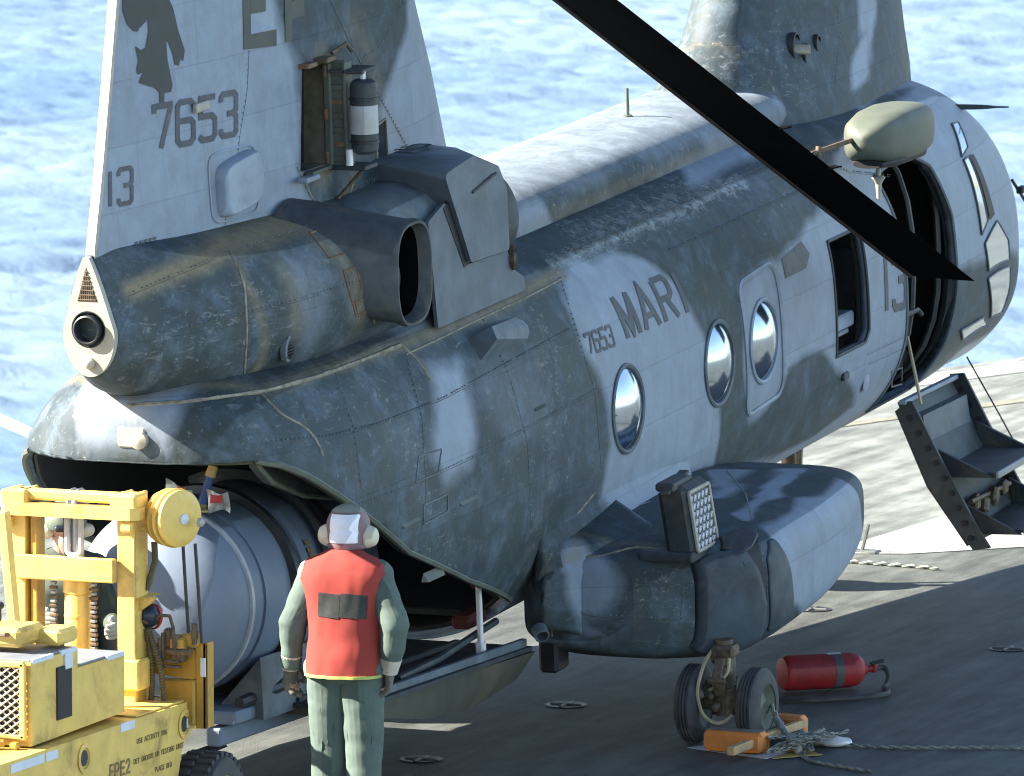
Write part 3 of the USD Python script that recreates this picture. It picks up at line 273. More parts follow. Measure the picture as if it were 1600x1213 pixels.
EMBLEM=[[[-3.725,4.797],[-3.452,4.763],[-3.484,4.698],[-3.555,4.639],[-3.615,4.612],[-3.629,4.597],[-3.661,4.604],[-3.706,4.641],[-3.737,4.723]],[[-3.435,4.761],[-3.335,4.731],[-3.302,4.675],[-3.272,4.551],[-3.227,4.441],[-3.245,4.391],[-3.267,4.408],[-3.29,4.37],[-3.324,4.381],[-3.329,4.43],[-3.366,4.511],[-3.389,4.507],[-3.391,4.411],[-3.363,4.269],[-3.379,4.24],[-3.443,4.242],[-3.45,4.194],[-3.485,4.196],[-3.478,4.25],[-3.515,4.279],[-3.559,4.295],[-3.652,4.325],[-3.604,4.377],[-3.662,4.371],[-3.664,4.395],[-3.64,4.444],[-3.658,4.515],[-3.617,4.489],[-3.57,4.496],[-3.529,4.584],[-3.53,4.653],[-3.481,4.715]]]
CODE_LETTERS=[[[-2.628,4.73],[-2.551,4.72],[-2.576,4.443],[-2.309,4.436],[-2.319,4.346],[-2.656,4.369]],[[-2.551,4.72],[-2.396,4.701],[-2.412,4.548],[-2.563,4.553]],[[-2.201,4.677],[-2.119,4.666],[-2.152,4.352],[-2.222,4.354]],[[-2.129,4.568],[-1.993,4.572],[-2.004,4.474],[-2.14,4.471]]]
NOSE=[('side_window_glass',[[7.431,0.794],[7.589,0.799],[7.499,0.622],[7.294,0.576]]),('side_window_glass',[[7.312,0.552],[7.432,0.562],[7.664,0.101],[7.495,0.019]]),('windscreen_frame',[[7.456,0.569],[7.558,0.569],[7.857,0.132],[7.719,0.096]]),('nose_window',[[7.578,-0.056],[7.944,0.081],[8.259,-0.066],[8.311,-0.213],[7.709,-0.266]]),('nose_window',[[7.71,-0.321],[8.346,-0.262],[8.434,-0.435],[8.417,-0.623],[8.1,-0.644]]),('chin_window',[[7.238,-0.602],[7.855,-0.618],[8.094,-0.705],[7.438,-0.709]])]
SPONSON={'side_bulge':[(-0.049,0.518),(0.07,0.528),(0.163,0.494),(0.217,0.248),(0.268,-0.084),(0.244,-0.408),(0.072,-0.566),(-0.051,-0.574)],'front_panel':[(0.506,0.538),(0.531,0.37),(0.624,0.088),(0.661,-0.164),(0.615,-0.326),(0.375,-0.41),(0.36,0.006),(0.362,0.306)],'cover_flap':[(0.218,0.714),(0.407,0.688),(0.393,0.546),(0.252,0.454),(0.136,0.418),(0.113,0.55)],'dark_recess':[(0.193,0.444),(0.376,0.51),(0.33,0.322),(0.315,0.084),(0.199,0.1),(0.171,0.3)],'inspection_plate':[(0.185,0.188),(0.285,0.17),(0.281,0.062),(0.199,0.068)],'placard':[(0.022,0.514),(0.06,0.536),(0.008,0.318),(-0.018,0.328)],'cap':[(0.191,0.362)]}
TEXT_AT={'serial':[[-3.566,3.952],[-2.777,3.926],[-2.752,4.15]],'side_no':[[-4.036,3.711],[-3.808,3.704],[-3.78,3.886]],'marine':[[0.913,0.434],[1.977,0.418],[1.936,0.663]],'small':[[0.308,0.445],[0.712,0.431],[0.715,0.542]],'nose13':[[5.393,-0.163],[5.842,-0.197],[5.831,0.156]],'arrow':[[3.607,0.369],[4.095,0.373],[4.078,0.424]],'stencil':[[-3.832,3.474],[-3.59,3.461],[-3.603,3.501]]}
# ------------------------------------------------------------------ camouflage paint
def sdist(P, poly):
    """signed distance of 2-d points to a polygon, negative inside"""
    P = np.asarray(P, float); A = np.asarray(poly, float); B = np.roll(A, -1, 0); d = np.full(len(P), 1e9); ins = np.zeros(len(P), bool)
    for a, b in zip(A, B):
        e = b-a; t = np.clip(((P-a)@e)/(e@e+1e-12), 0, 1); d = np.minimum(d, np.linalg.norm(P-a-t[:, None]*e, axis=1))
        c = (a[1] > P[:, 1]) != (b[1] > P[:, 1]); ins ^= c & (P[:, 0] < (b[0]-a[0])*(P[:, 1]-a[1])/(b[1]-a[1]+1e-12)+a[0])
    return np.where(ins, -d, d)
def pdist(P, line):
    P = np.asarray(P, float); d = np.full(len(P), 1e9)
    for a, b in zip(np.asarray(line[:-1], float), np.asarray(line[1:], float)):
        e = b-a; t = np.clip(((P-a)@e)/(e@e+1e-12), 0, 1); d = np.minimum(d, np.linalg.norm(P-a-t[:, None]*e, axis=1))
    return d
def band(d, r, soft): return np.clip(.5-(d-r)/soft, 0, 1)
def fus_uv(p):
    w, t, b = fus(p[:, 0]); return np.stack([p[:, 0], np.arctan2(p[:, 2]-(t+b)/2, np.maximum(-p[:, 1], -p[:, 1]*0+np.abs(p[:, 1])))*1.1], -1)
def sp_uv(p):
    yo, t, b = sp_sec(p[:, 0]); return np.stack([p[:, 0], np.arctan2(p[:, 2]-(t+b)/2, np.abs(p[:, 1])-np.abs(yo+SYI)/2)*.5], -1)
def xz(p): return p[:, [0, 2]]
UV = {'fus': fus_uv, 'sp': sp_uv, 'bb': xz, 'py': xz, 'fp': xz, 'tn': xz}
def paint(kind, base):
    def f(p):
        uv = UV[kind](p); dark = np.full(len(p), float(base))
        wob = (meshkit.noise(p*3.1, 3)-.5)*.10+(meshkit.noise(p*9.0, 5)-.5)*.03
        for val, soft, poly in CAMO.get(kind, []):
            m = band(sdist(uv, poly)+wob, 0, soft); dark = dark*(1-m)+val*m
        wear = np.zeros(len(p)); grime = np.zeros(len(p))
        for amt, r, line in WEAR.get(kind, []): wear = np.maximum(wear, amt*band(pdist(uv, line), r, r*1.6))
        for amt, r, line in GRIME.get(kind, []): grime = np.maximum(grime, amt*band(pdist(uv, line), r, r*2))
        return np.stack([dark, wear, grime], -1)
    return f
LIGHT, MID, DARK = (.245, .288, .345), (.12, .15, .17), (.034, .050, .060)
def camo_material():
    n, l = {}, []
    def N(k, kind, src=None, **kw):
        n[k] = (kind, kw)
        for sock, frm in (src or {}).items(): l.append((frm, f'{k}.{sock}'))
    N('a', 'attribute', attribute='paint'); N('s', 'separate_color', {'color': 'a.color'}); N('t', 'texture_coordinate')
    O = 't.object'
    N('big', 'noise_texture', {'vector': O}, scale=1.1, detail=8.0, roughness=.62, distortion=.5)
    N('med', 'noise_texture', {'vector': O}, scale=5.0, detail=10.0, roughness=.70, distortion=.3)
    N('fine', 'noise_texture', {'vector': O}, scale=17.0, detail=8.0, roughness=.75)
    N('ms', 'mapping', {'vector': O}, scale=(7.0, 7.0, .8)); N('run', 'noise_texture', {'vector': 'ms.vector'}, scale=1.6, detail=8.0, roughness=.68)
    N('mh', 'mapping', {'vector': O}, scale=(4.0, 6.0, 11.0)); N('scr', 'noise_texture', {'vector': 'mh.vector'}, scale=2.4, detail=8.0, roughness=.78, distortion=.8)
    # camouflage edge broken up by overspray
    N('e1', 'math', {'value1': 'fine.fac'}, math_type='multiply_add', value2=.24, value3=-.12); N('e2', 'math', {'value1': 's.r', 'value2': 'e1.value'}, math_type='add')
    N('edge', 'map_range', {'value': 'e2.value'}, from_min=.16, from_max=.84, clamp=True)
    N('olive', 'map_range', {'value': 'big.fac'}, from_min=.44, from_max=.60, clamp=True)
    N('dk', 'mix_color', {'fac': 'olive.result'}, a=(.043, .060, .060), b=DARK)
    N('fade', 'map_range', {'value': 'med.fac'}, from_min=.46, from_max=.68, to_min=0.0, to_max=.75, clamp=True)
    N('dk2', 'mix_color', {'fac': 'fade.result', 'a': 'dk.result'}, b=(.095, .130, .165))
    N('base', 'mix_color', {'fac': 'edge.result', 'b': 'dk2.result'}, a=LIGHT)
    # panels of slightly different age
    N('xyz', 'separate_xyz', {'vector': O}); N('zz', 'math', {'value1': 'xyz.z'}, math_type='add', value2=.07); N('pv', 'combine_xyz', {'x': 'xyz.x', 'y': 'zz.value'})
    N('br', 'brick_texture', {'vector': 'pv.vector'}, color1=(.86, .86, .87), color2=(1.12, 1.13, 1.13), mortar=(.80, .79, .76), scale=1.0, mortar_size=.0035, mortar_smooth=.3, brick_width=.62, row_height=.34, offset=.37)
    N('pn', 'mix_color', {'a': 'base.result', 'b': 'br.color'}, blend_type='multiply', fac=.50)
    N('mr', 'map_range', {'value': 'med.fac'}, from_min=.3, from_max=.7, to_min=.68, to_max=1.26)
    N('mot', 'mix_color', {'a': 'pn.result', 'b': 'mr.result'}, blend_type='multiply', fac=.70)
    # dirty runs, pale scratches, chips, stains
    N('rm0', 'map_range', {'value': 'run.fac'}, from_min=.50, from_max=.70, to_min=0.0, to_max=.55, clamp=True); N('rk', 'math', {'value1': 'edge.result'}, math_type='multiply_add', value2=.75, value3=.25); N('rm', 'math', {'value1': 'rm0.result', 'value2': 'rk.value'}, math_type='multiply'); N('c1', 'mix_color', {'fac': 'rm.value', 'a': 'mot.result'}, b=(.062, .060, .045))
    N('w1', 'math', {'value1': 's.g', 'value3': 'scr.fac'}, math_type='multiply_add', value2=.22); N('sm', 'map_range', {'value': 'w1.value'}, from_min=.63, from_max=.74, to_min=0.0, to_max=.55, clamp=True); N('c2', 'mix_color', {'fac': 'sm.result', 'a': 'c1.result'}, b=(.26, .29, .29))
    N('w2', 'math', {'value1': 's.g', 'value3': 'fine.fac'}, math_type='multiply_add', value2=.13); N('wm', 'map_range', {'value': 'w2.value'}, from_min=.64, from_max=.74, to_min=0.0, to_max=.6, clamp=True); N('c3', 'mix_color', {'fac': 'wm.result', 'a': 'c2.result'}, b=(.36, .39, .38))
    N('g0', 'math', {'value1': 'fine.fac'}, math_type='multiply_add', value2=.7, value3=-.34); N('gs', 'math', {'value1': 'med.fac'}, math_type='multiply_add', value2=.34, value3=-.165); N('g1', 'math', {'value1': 's.b', 'value2': 'g0.value'}, math_type='add')
    N('gz', 'math', {'value1': 'g1.value', 'value2': 's.b'}, math_type='multiply'); N('ga', 'math', {'value1': 'gz.value', 'value2': 'gs.value'}, math_type='add')
    N('gm', 'map_range', {'value': 'ga.value'}, from_min=.05, from_max=.50, to_min=0.0, to_max=.88, clamp=True); N('gc', 'mix_color', {'fac': 'fine.fac'}, a=(.10, .068, .03), b=(.34, .29, .175)); N('c4', 'mix_color', {'fac': 'gm.result', 'a': 'c3.result', 'b': 'gc.result'})
    N('ru', 'map_range', {'value': 'med.fac'}, from_min=.3, from_max=.7, to_min=.48, to_max=.80)
    N('b1', 'bump', {'height': 'big.fac'}, distance=.035, strength=.35); N('b2', 'bump', {'height': 'br.fac', 'normal': 'b1.normal'}, distance=.004, strength=.5, invert=True); N('b3', 'bump', {'height': 'fine.fac', 'normal': 'b2.normal'}, distance=.003, strength=.35)
    N('p', 'principled_bsdf', {'base_color': 'c4.result', 'roughness': 'ru.result', 'normal': 'b3.normal'}, specular_ior_level=.35)
    return usdkit.material(stage, '/World/Looks/camouflage_paint', n, l, surface='p.BSDF')
M_CAMO = camo_material()
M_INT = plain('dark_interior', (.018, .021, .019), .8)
M_DGREY = plain('dark_grey_paint', (.035, .044, .046), .55, var=.4, dirt=(.14, .11, .07), dirt_amt=.6, scale=7)
M_LGREY = plain('light_grey_paint', LIGHT, .5, dirt=(.12, .11, .09), dirt_amt=.4, scale=5)
M_MGREY = plain('mid_grey_paint', (.105, .13, .145), .6, var=.4, dirt=(.10, .09, .06), dirt_amt=.7, scale=7)
M_LGREY2 = plain('weathered_blue_grey', (.105, .13, .15), .6, var=.3, scale=5, dirt=(.09, .085, .06), dirt_amt=.6)
M_GREEN = plain('faded_green_paint', (.10, .115, .085), .55, dirt=(.06, .06, .05), dirt_amt=.5, scale=5)
M_BLACK = plain('matt_black', (.012, .012, .013), .6)
M_SOOT = plain('sooty_metal', (.022, .024, .027), .42, scale=20, dirt=(.07, .06, .05))
M_VOID = plain('soot_black', (.003, .003, .003), 1.0, spec=.0)  # soot tone taken near black to hold the shade inside the exhaust
M_DUCT = plain('duct_grey', (.040, .048, .050), .6, var=.4, scale=9, dirt=(.12, .10, .06), dirt_amt=.6)
M_MARK = plain('marking_grey', (.055, .062, .072), .55, dirt=(.2, .21, .22), dirt_amt=.35, scale=14)
M_SEAL = plain('old_sealant', (.22, .20, .145), .8, var=.5, scale=22)
M_SEAM = plain('seam_dirt', (.075, .075, .065), .8, var=.5, scale=18)
M_RUST = plain('rusty_seam', (.17, .10, .05), .8, var=.5, scale=20)
M_CREAM = plain('worn_pale_paint', (.36, .335, .27), .5, var=.15, scale=8, dirt=(.25, .2, .14), dirt_amt=.5)
M_STEEL = plain('worn_steel', (.32, .33, .34), .4, metal=.7)
M_BRASS = plain('dull_bronze_fitting', (.115, .085, .055), .5, metal=.2, var=.6, scale=25, dirt=(.16, .07, .03), dirt_amt=.5)
M_RUBBER = plain('tyre_rubber', (.050, .052, .052), .8, var=.3, scale=20)
M_CABLE = plain('pale_cable', (.42, .36, .22), .6)
M_WHITE = plain('white_paint', (.72, .72, .70), .5, var=.08, dirt=(.35, .33, .28), dirt_amt=.4)
def pane_material(name, tint, mixf):
    return usdkit.material(stage, '/World/Looks/'+name, {'g': ('glossy_bsdf', {'roughness': .13, 'color': (.60, .68, .78)}), 't': ('transparent_bsdf', {'color': tint}), 'f': ('layer_weight', {'blend': .35}), 'r': ('map_range', {'from_min': 0.0, 'from_max': 1.0, 'to_min': mixf, 'to_max': 1.0}), 'm': ('mix_closure', {})},
                           [('f.fresnel', 'r.value'), ('r.result', 'm.fac'), ('t.BSDF', 'm.closure1'), ('g.BSDF', 'm.closure2')], surface='m.closure')
M_PANE = pane_material('window_acrylic', (.55, .6, .62), .42)
M_SHIELD = pane_material('windscreen_glass', (.30, .36, .36), .30)
# ------------------------------------------------------------------ helicopter shell
PITCH = 4.4
HELI = thing('transport_helicopter', 'twin-rotor military transport helicopter in grey and green camouflage, marked 13, parked on the flight deck', 'helicopter', (0, 0, 0), roty=-PITCH)
def fus_pt(x, phi, off=0.0):
    """point on the starboard side at station x, angle phi (radians, 0 level, up positive)"""
    w, t, b = [float(q) for q in fus(x)]; c, h = (t+b)/2, (t-b)/2
    dy, dz = math.cos(phi), math.sin(phi); r = (abs(dy/w)**FN+abs(dz/h)**FN)**(-1/FN)+off
    return np.array([x, -dy*r, c+dz*r])
xs = np.concatenate([np.linspace(FX0, -3.4, 18), np.linspace(-3.36, 9.2, 300), np.linspace(9.23, FX1, 14)])
outer = solid(loft([ring_se(x, *[float(q) for q in fus(x)], FN, 200) for x in xs]))
def inset(x, d=.05):
    w, t, b = [float(q) for q in fus(x)]; return ring_se(x, w-d, t-d, b+d, FN, 64)
inner = solid(loft([inset(x) for x in np.concatenate([np.linspace(-3.80, -3.2, 8), np.linspace(-3, 8.6, 30)])]))
cutp = solid(prism([(-.5, .2)]+RIM+[(-4.6, 2.33), (-4.6, .2)], 1, -2, 2))
shell = outer-inner-cutp
def side_cut(poly, y0=-1.6, y1=-.5): return solid(prism(poly, 1, y0, y1))
def oval(cx, cz, a, b, n=40, k=2.0):
    t = np.linspace(0, 2*np.pi, n, endpoint=False); c, s = np.cos(t), np.sin(t)
    return np.stack([cx+a*np.sign(c)*np.abs(c)**(2/k), cz+b*np.sign(s)*np.abs(s)**(2/k)], -1)
WINS = [(.80, 1.79), (2.345, 1.79), (3.14, 1.79)]; WA, WB = .235, .245
for x, z in WINS: shell = shell-side_cut(oval(x, z, WA, WB))-solid(prism(oval(x, z, WA, WB), 1, .5, 1.6))
SIDEWIN = [(4.44, 2.20), (5.0, 2.20), (5.05, 2.14), (5.12, 1.52), (5.06, 1.45), (4.5, 1.45)]
DOOR = [(5.60, 2.44), (6.30, 2.50), (6.62, 2.36), (6.84, 2.0), (6.95, 1.5), (6.92, 1.1), (6.80, .82), (5.86, .84), (5.90, 1.3), (5.82, 1.9)]
shell = shell-side_cut(SIDEWIN)-side_cut(DOOR, -1.6, -.4)
SHIELD = [(8.1, 2.62), (8.52, 2.42), (8.95, 1.75), (8.3, 1.62), (7.75, 1.70), (7.55, 2.3), (7.62, 2.5)]
FUSE = part(HELI, 'fuselage', shell, M_CAMO, prim=paint('fus', 0.0))
# cabin lining and floor
lin = solid(loft([inset(x, .056) for x in np.linspace(-3.78, 8.58, 40)]))-solid(loft([inset(x, .075) for x in np.linspace(-3.77, 8.56, 40)]))
lin = lin-cutp
for x, z in WINS: lin = lin-side_cut(oval(x, z, WA+.01, WB+.01))-solid(prism(oval(x, z, WA, WB), 1, .5, 1.6))
lin = lin-side_cut(SIDEWIN)-side_cut(DOOR, -1.6, -.4)
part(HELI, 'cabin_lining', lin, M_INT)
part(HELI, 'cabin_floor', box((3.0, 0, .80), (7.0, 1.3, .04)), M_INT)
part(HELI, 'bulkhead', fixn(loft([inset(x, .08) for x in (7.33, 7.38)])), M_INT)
# things seen through the open front door and side window
for k in range(4): part(HELI, 'cabin_frame', tube([fus_pt(5.2+.55*k, a, -.11) for a in np.linspace(-1.0, 1.3, 14)], .022, 6), M_DGREY)
part(HELI, 'door_jamb', tube([fus_pt(6.98, a, -.06) for a in np.linspace(-.85, .75, 16)], .05, 8), M_DGREY)
part(HELI, 'gun_mount', cat(box((4.80, -.92, 1.60), (.62, .12, .10), .015), box((4.80, -.90, 1.52), (.56, .10, .03)), box((4.66, -.88, 1.80), (.05, .06, .34), .01, rotm((0, 1, 0), 30)), cyl((4.55, -.9, 1.72), (4.85, -.9, 1.86), .03), box((4.6, -.86, 2.0), (.12, .05, .04)), box((4.86, -.86, 1.72), (.08, .09, .16), .01)), M_LGREY)
part(HELI, 'cockpit_seat', cat(box((6.5, -.45, 1.35), (.16, .5, .9), .04), box((6.75, -.45, 1.0), (.5, .5, .14), .04)), M_DGREY)
part(HELI, 'handrail', tube([(6.05, -.98, 1.45), (6.35, -.98, 1.44), (6.38, -1.0, 1.40)], .018, 6), M_DGREY)
# round windows: a rim and a bulged pane each
for i, (x, z) in enumerate(WINS):
    o = oval(x, z, WA+.012, WB+.012, 48); ring = np.array([[q[0], -float(fus_hw(q[0], q[1]))-.004, q[1]] for q in o]); ring = np.vstack([ring, ring[:1]])
    w = part(HELI, 'round_window', tube(ring, .015, 6, False), M_MGREY if i < 2 else M_LGREY)
    rr = np.linspace(0, 1, 9); tt = np.linspace(0, 2*np.pi, 40, endpoint=False)
    R = []
    for r in rr[::-1]:
        qq = np.stack([x+r*WA*np.cos(tt), z+r*WB*np.sin(tt)], -1); R.append(np.stack([qq[:, 0], -fus_hw(qq[:, 0], qq[:, 1])-.06*(1-r**2)+.004, qq[:, 1]], -1))
    part(w, 'pane', loft(R, False, False, True), M_PANE, True)
    part(HELI, 'far_window_rim', tube([(q[0], float(fus_hw(q[0], q[1])), q[1]) for q in o], .015, 5, False), M_DGREY)
# framed escape hatch round the third window
def on_side(pts, off=.004): return np.array([[a, -float(fus_hw(a, b))-off, b] for a, b in pts])
def fillet_rect(pts, r=.06):
    g = Polygon(pts).buffer(-r, join_style=1).buffer(r, join_style=1, quad_segs=4); return np.array(g.exterior.coords)
def dens(pts, step=.06):
    out = [pts[0]]
    for a, b in zip(pts[:-1], pts[1:]):
        n = max(1, int(np.linalg.norm(np.asarray(b)-a)/step)); out += [np.asarray(a)+(np.asarray(b)-a)*k/n for k in range(1, n+1)]
    return np.array(out)
part(HELI, 'hatch_frame', tube(on_side(dens(fillet_rect([(2.78, 2.20), (3.44, 2.24), (3.50, 1.40), (2.86, 1.36)], .1)), .0), .017, 6, False), M_LGREY)
part(HELI, 'side_window_frame', tube(on_side(dens(np.array(SIDEWIN+SIDEWIN[:1])), .0), .012, 6, False), M_DGREY)
part(HELI, 'door_frame', tube(on_side(dens(np.array(DOOR+DOOR[:1])), .0), .014, 6, False), M_MGREY)
# trim along the edge of the rear opening
for s in (-1, 1):
    rr = dens(np.array(RIM[:8]), .08); pts = np.array([[x, s*(float(fus_hw(x, z))-.012), z] for x, z in rr])
    part(HELI, 'opening_trim', tube(pts, .020, 6), M_GREEN)
lip = np.array([[x, y, 2.285] for x, y in [(-3.62+.0*abs(t), t) for t in np.linspace(-.74, .74, 15)]]); lip[:, 0] = -3.40-.30*np.sqrt(np.clip(1-(lip[:, 1]/.78)**2, 0, 1)); lip[:, 0] += .04
part(HELI, 'upper_lip', tube(lip, .03, 8), M_GREEN)
part(HELI, 'upper_door_panel', cat(box((-2.6, 0, 2.36), (1.5, 1.35, .04), .015), box((-2.9, -.55, 2.33), (.9, .06, .08), .01, rotm((0, 1, 0), 8))), M_SOOT)
# tail fairing and rear pylon
part(HELI, 'engine_bay', fixn(loft([bb_ring(x, 120) for x in np.concatenate([np.linspace(BX0, -3.3, 30), np.linspace(-3.27, BX1, 70)])])), M_CAMO, prim=paint('bb', 1.0))
PYL = solid(loft([py_ring(z) for z in np.linspace(2.9, 5.15, 70)]))
AV = [(-2.05, 4.18), (-1.78, 4.18), (-1.82, 3.62), (-2.13, 3.62)]
SLOT = [(-1.20, 3.74), (-1.06, 3.765), (-1.06, 3.535), (-1.21, 3.51)]
for q in (AV, SLOT): PYL = PYL-solid(prism(q, 1, -.6, -.18))
pv, pf = trimesh.remesh.subdivide_to_size(*arr(PYL), max_edge=.09, max_iter=12)
RP = part(HELI, 'rear_pylon', (pv, pf), M_CAMO, prim=paint('py', 0.0))
te = np.array([[float(py_te(z))-.012, 0, z] for z in np.linspace(3.42, 5.1, 20)])
part(RP, 'trailing_edge_strip', fixn(loft([[(a[0]-.014, -.026, a[2]), (a[0]+.014, -.03, a[2]), (a[0]+.014, .03, a[2]), (a[0]-.014, .026, a[2])] for a in te])), M_CREAM)
# pale tail plate with the exhaust pipe of the small turbine
zz = np.concatenate([np.linspace(0, 2*np.pi, 80, endpoint=False)]); c_, h_ = 3.15, .32
plate = np.stack([np.sign(np.cos(zz))*.150*bb_prof(np.sin(zz), 0)*np.minimum(1, np.abs(np.cos(zz))*30), c_+h_*np.sin(zz)], -1)
pl = prism(Polygon(plate).buffer(0).difference(shapely.Point(0, 3.085).buffer(.098)), 0, -4.235, -4.19)
TP = part(HELI, 'tail_plate', pl, M_CREAM)
part(TP, 'turbine_exhaust', cat(lathe((-4.10, .0, 3.085), (-1, 0, 0), [(.078, -.3), (.078, .165), (.070, .17), (.066, .165), (.066, -.3)], 32), lathe((-4.2, 0, 3.085), (-1, 0, 0), [(.099, -.2), (.099, .0), (.0995, .036), (.094, .036), (.094, -.2)], 32)), M_SOOT)
part(TP, 'exhaust_shroud', cyl((-4.0, 0, 3.085), (-3.98, 0, 3.085), .11), M_BLACK)
g = []
for k in range(7): g.append(box((-4.238, 0, 3.245+.025*k), (.006, .105*(1-k/7.5), .006), .001))
for k in range(-4, 5):
    hgt = .165*(1-abs(k)/4.6); g.append(box((-4.2375, .012*k, 3.238+hgt/2), (.005, .004, hgt), .001))
part(TP, 'cooling_grille', cat(prism([(-.058, 3.235), (.058, 3.235), (0, 3.42)], 0, -4.2365, -4.234), *g), M_BRASS)
part(TP, 'tail_light', lathe((-4.232, 0, 2.905), (-1, 0, 0), [(.034, 0), (.032, .018), (.018, .032), (0, .036)], 20), M_CREAM)
# rounded light housing on the rear face under the tail
part(HELI, 'formation_light', cat(box((-3.80, -.06, 2.44), (.18, .22, .17), .045), lathe((-3.88, -.11, 2.43), (-1, 0, 0), [(.05, 0), (.048, .03), (.02, .04), (0, .04)], 20)), M_CREAM)
# tunnel along the roof, whip antenna on it
part(HELI, 'roof_tunnel', fixn(loft([ring_se(x, .50, 3.08, 2.62, 2.7, 72) for x in np.linspace(-.2, 5.25, 84)])), M_CAMO, prim=paint('tn', .5))
part(HELI, 'whip_antenna', cat(cyl((3.70, 0, 3.05), (3.70, 0, 3.26), .013, .011), cyl((3.70, 0, 3.06), (3.70, 0, 3.09), .03)), M_GREEN)
# front pylon
FPX0 = lambda z: np.interp(z, [2.5, 2.8, 3.1, 3.35, 3.6, 4.2], [3.9, 4.25, 4.80, 5.15, 5.35, 5.7])
def fp_ring(z, m=90):
    a = np.linspace(0, 2*np.pi, m, endpoint=False); x0, x1 = float(FPX0(z)), 8.42; w = float(np.interp(z, [2.5, 2.85, 3.1, 3.4, 4.2], [.66, .60, .52, .45, .40]))
    c, s = np.cos(a), np.sin(a); return np.stack([(x0+x1)/2+(x1-x0)/2*np.sign(c)*np.abs(c)**.92, w*np.sign(s)*np.abs(s)**.92, np.full(m, z)], -1)
FP = part(HELI, 'front_pylon', fixn(loft([fp_ring(z) for z in np.linspace(2.4, 4.1, 50)])), M_CAMO, prim=paint('fp', 1.0))
def fp_y(x, z):
    r = fp_ring(z, 400); k = np.argmin(np.abs(r[:, 0]-x)+(r[:, 1] > 0)*9); return r[k, 1]
for x, z, a in ((5.70, 3.26, .095), (5.80, 3.20, .07), (5.99, 3.245, .06)): part(FP, 'oil_cooler_outlet', lathe((x, fp_y(x, z)+.03, z), (.1, -1, 0), [(0, 0), (a, 0), (a, .04), (a-.012, .042), (a-.014, .005)], 20), M_BLACK)
part(FP, 'outlet_pipe', tube([(5.68, fp_y(5.7, 3.24)+.05, 3.25), (5.76, fp_y(5.8, 3.24)-.05, 3.235)], .034, 10), M_CREAM)
# engines: nacelle, intake bullet, side plate, exhaust duct
def exduct(s, prof):
    """the exhaust duct: round at its root, a tall oval at its mouth, leaning out from the hull"""
    v, f = lathe((-1.98, s*.33, 3.05), (0, s, 0), prof, 48); k = np.clip((np.abs(v[:, 1])-.33)/.6, 0, 1)
    c = v[:, 0]+1.98; h = v[:, 2]-3.05; r = np.hypot(c, h)+1e-9; sq = ((np.abs(c/r)**3+np.abs(h/r)**3)**(-1/3)-1)*k+1
    v[:, 0] = -1.98+c*sq*(1-.16*k)-(1-k)*.34; v[:, 2] = 3.05+h*sq*(1-.02*k)+.15*(1-k); return v, f
for s in (-1, 1):
    e = part(HELI, 'engine_nacelle', fixn(loft([ring_se(x, w, t, b, 2.5, 60, s*.46) for x, w, t, b in [(-2.3, .24, 3.28, 2.7), (-1.7, .33, 3.42, 2.66), (-.8, .35, 3.45, 2.66), (-.35, .34, 3.43, 2.68), (-.12, .29, 3.37, 2.74), (-.05, .25, 3.33, 2.80)]])), M_MGREY)
    part(e, 'intake_lip', lathe((-.10, s*.46, 3.06), (1, 0, 0), [(.30, -.16), (.33, -.05), (.32, .03), (.285, .055), (.24, .03), (.2, -.1)], 40), M_DGREY)
    ex = part(HELI, 'engine_exhaust', exduct(s, [(.30, .0), (.305, .10), (.30, .25), (.292, .40), (.290, .53), (.300, .575), (.292, .60), (.276, .60), (.264, .57), (.262, .52)]), M_DUCT)
    part(ex, 'exhaust_liner', exduct(s, [(.256, .54), (.22, .46), (.19, .25), (.15, .15), (0, .14)]), M_VOID)
# ------------------------------------------------------------------ seams, hatches, lettering on the hull
M_RIVET = plain('worn_rivet', (.13, .16, .18), .5, var=.6, scale=40)
SEAMMAT = {'sealant_bead': M_SEAL, 'panel_seam': M_SEAM}
for n, k, r, pts in SEAMS:
    if len(pts) > 2:
        P = np.array(pts); P[1:-1] = (P[:-2]+2*P[1:-1]+P[2:])/4
        part(HELI, n, tube(P, (r if n == 'sealant_bead' else r*.45)*(.75+.5*np.array([random.random() for _ in P])), 6), SEAMMAT[n])
for n, k, r, pts in SEAMS:
    if n == 'panel_seam' and len(pts) > 4:
        P = np.array(pts); d_ = np.r_[0, np.cumsum(np.linalg.norm(np.diff(P, axis=0), axis=1))]; b = MB()
        for t in np.arange(.02, d_[-1], .034):
            if random.random() < .12: continue
            q = np.array([np.interp(t, d_, P[:, j]) for j in range(3)])+np.array([0, 0, .014]); b.add(sph(q, .0055, sub=0))
        part(HELI, 'rivet_row', b.get(), M_RIVET, False, kind='stuff')
for n, k, r, pts in HATCHES:
    if len(pts) > 3: part(HELI, n, tube(np.array(pts), r, 5, False), M_RUST if k == 'bb' else M_MGREY)
def surf_py(uv): return np.stack([uv[:, 0], -py_hw(uv[:, 0], uv[:, 1])-.004, uv[:, 1]], -1)
def surf_fus(uv):
    w, t, b = fus(uv[:, 0]); c, h = (t+b)/2, (t-b)/2; ph = uv[:, 1]/1.1; dy, dz = np.cos(ph), np.sin(ph)
    r = (np.abs(dy/w)**FN+np.abs(dz/h)**FN)**(-1/FN)+.004; return np.stack([uv[:, 0], -dy*r, c+dz*r], -1)
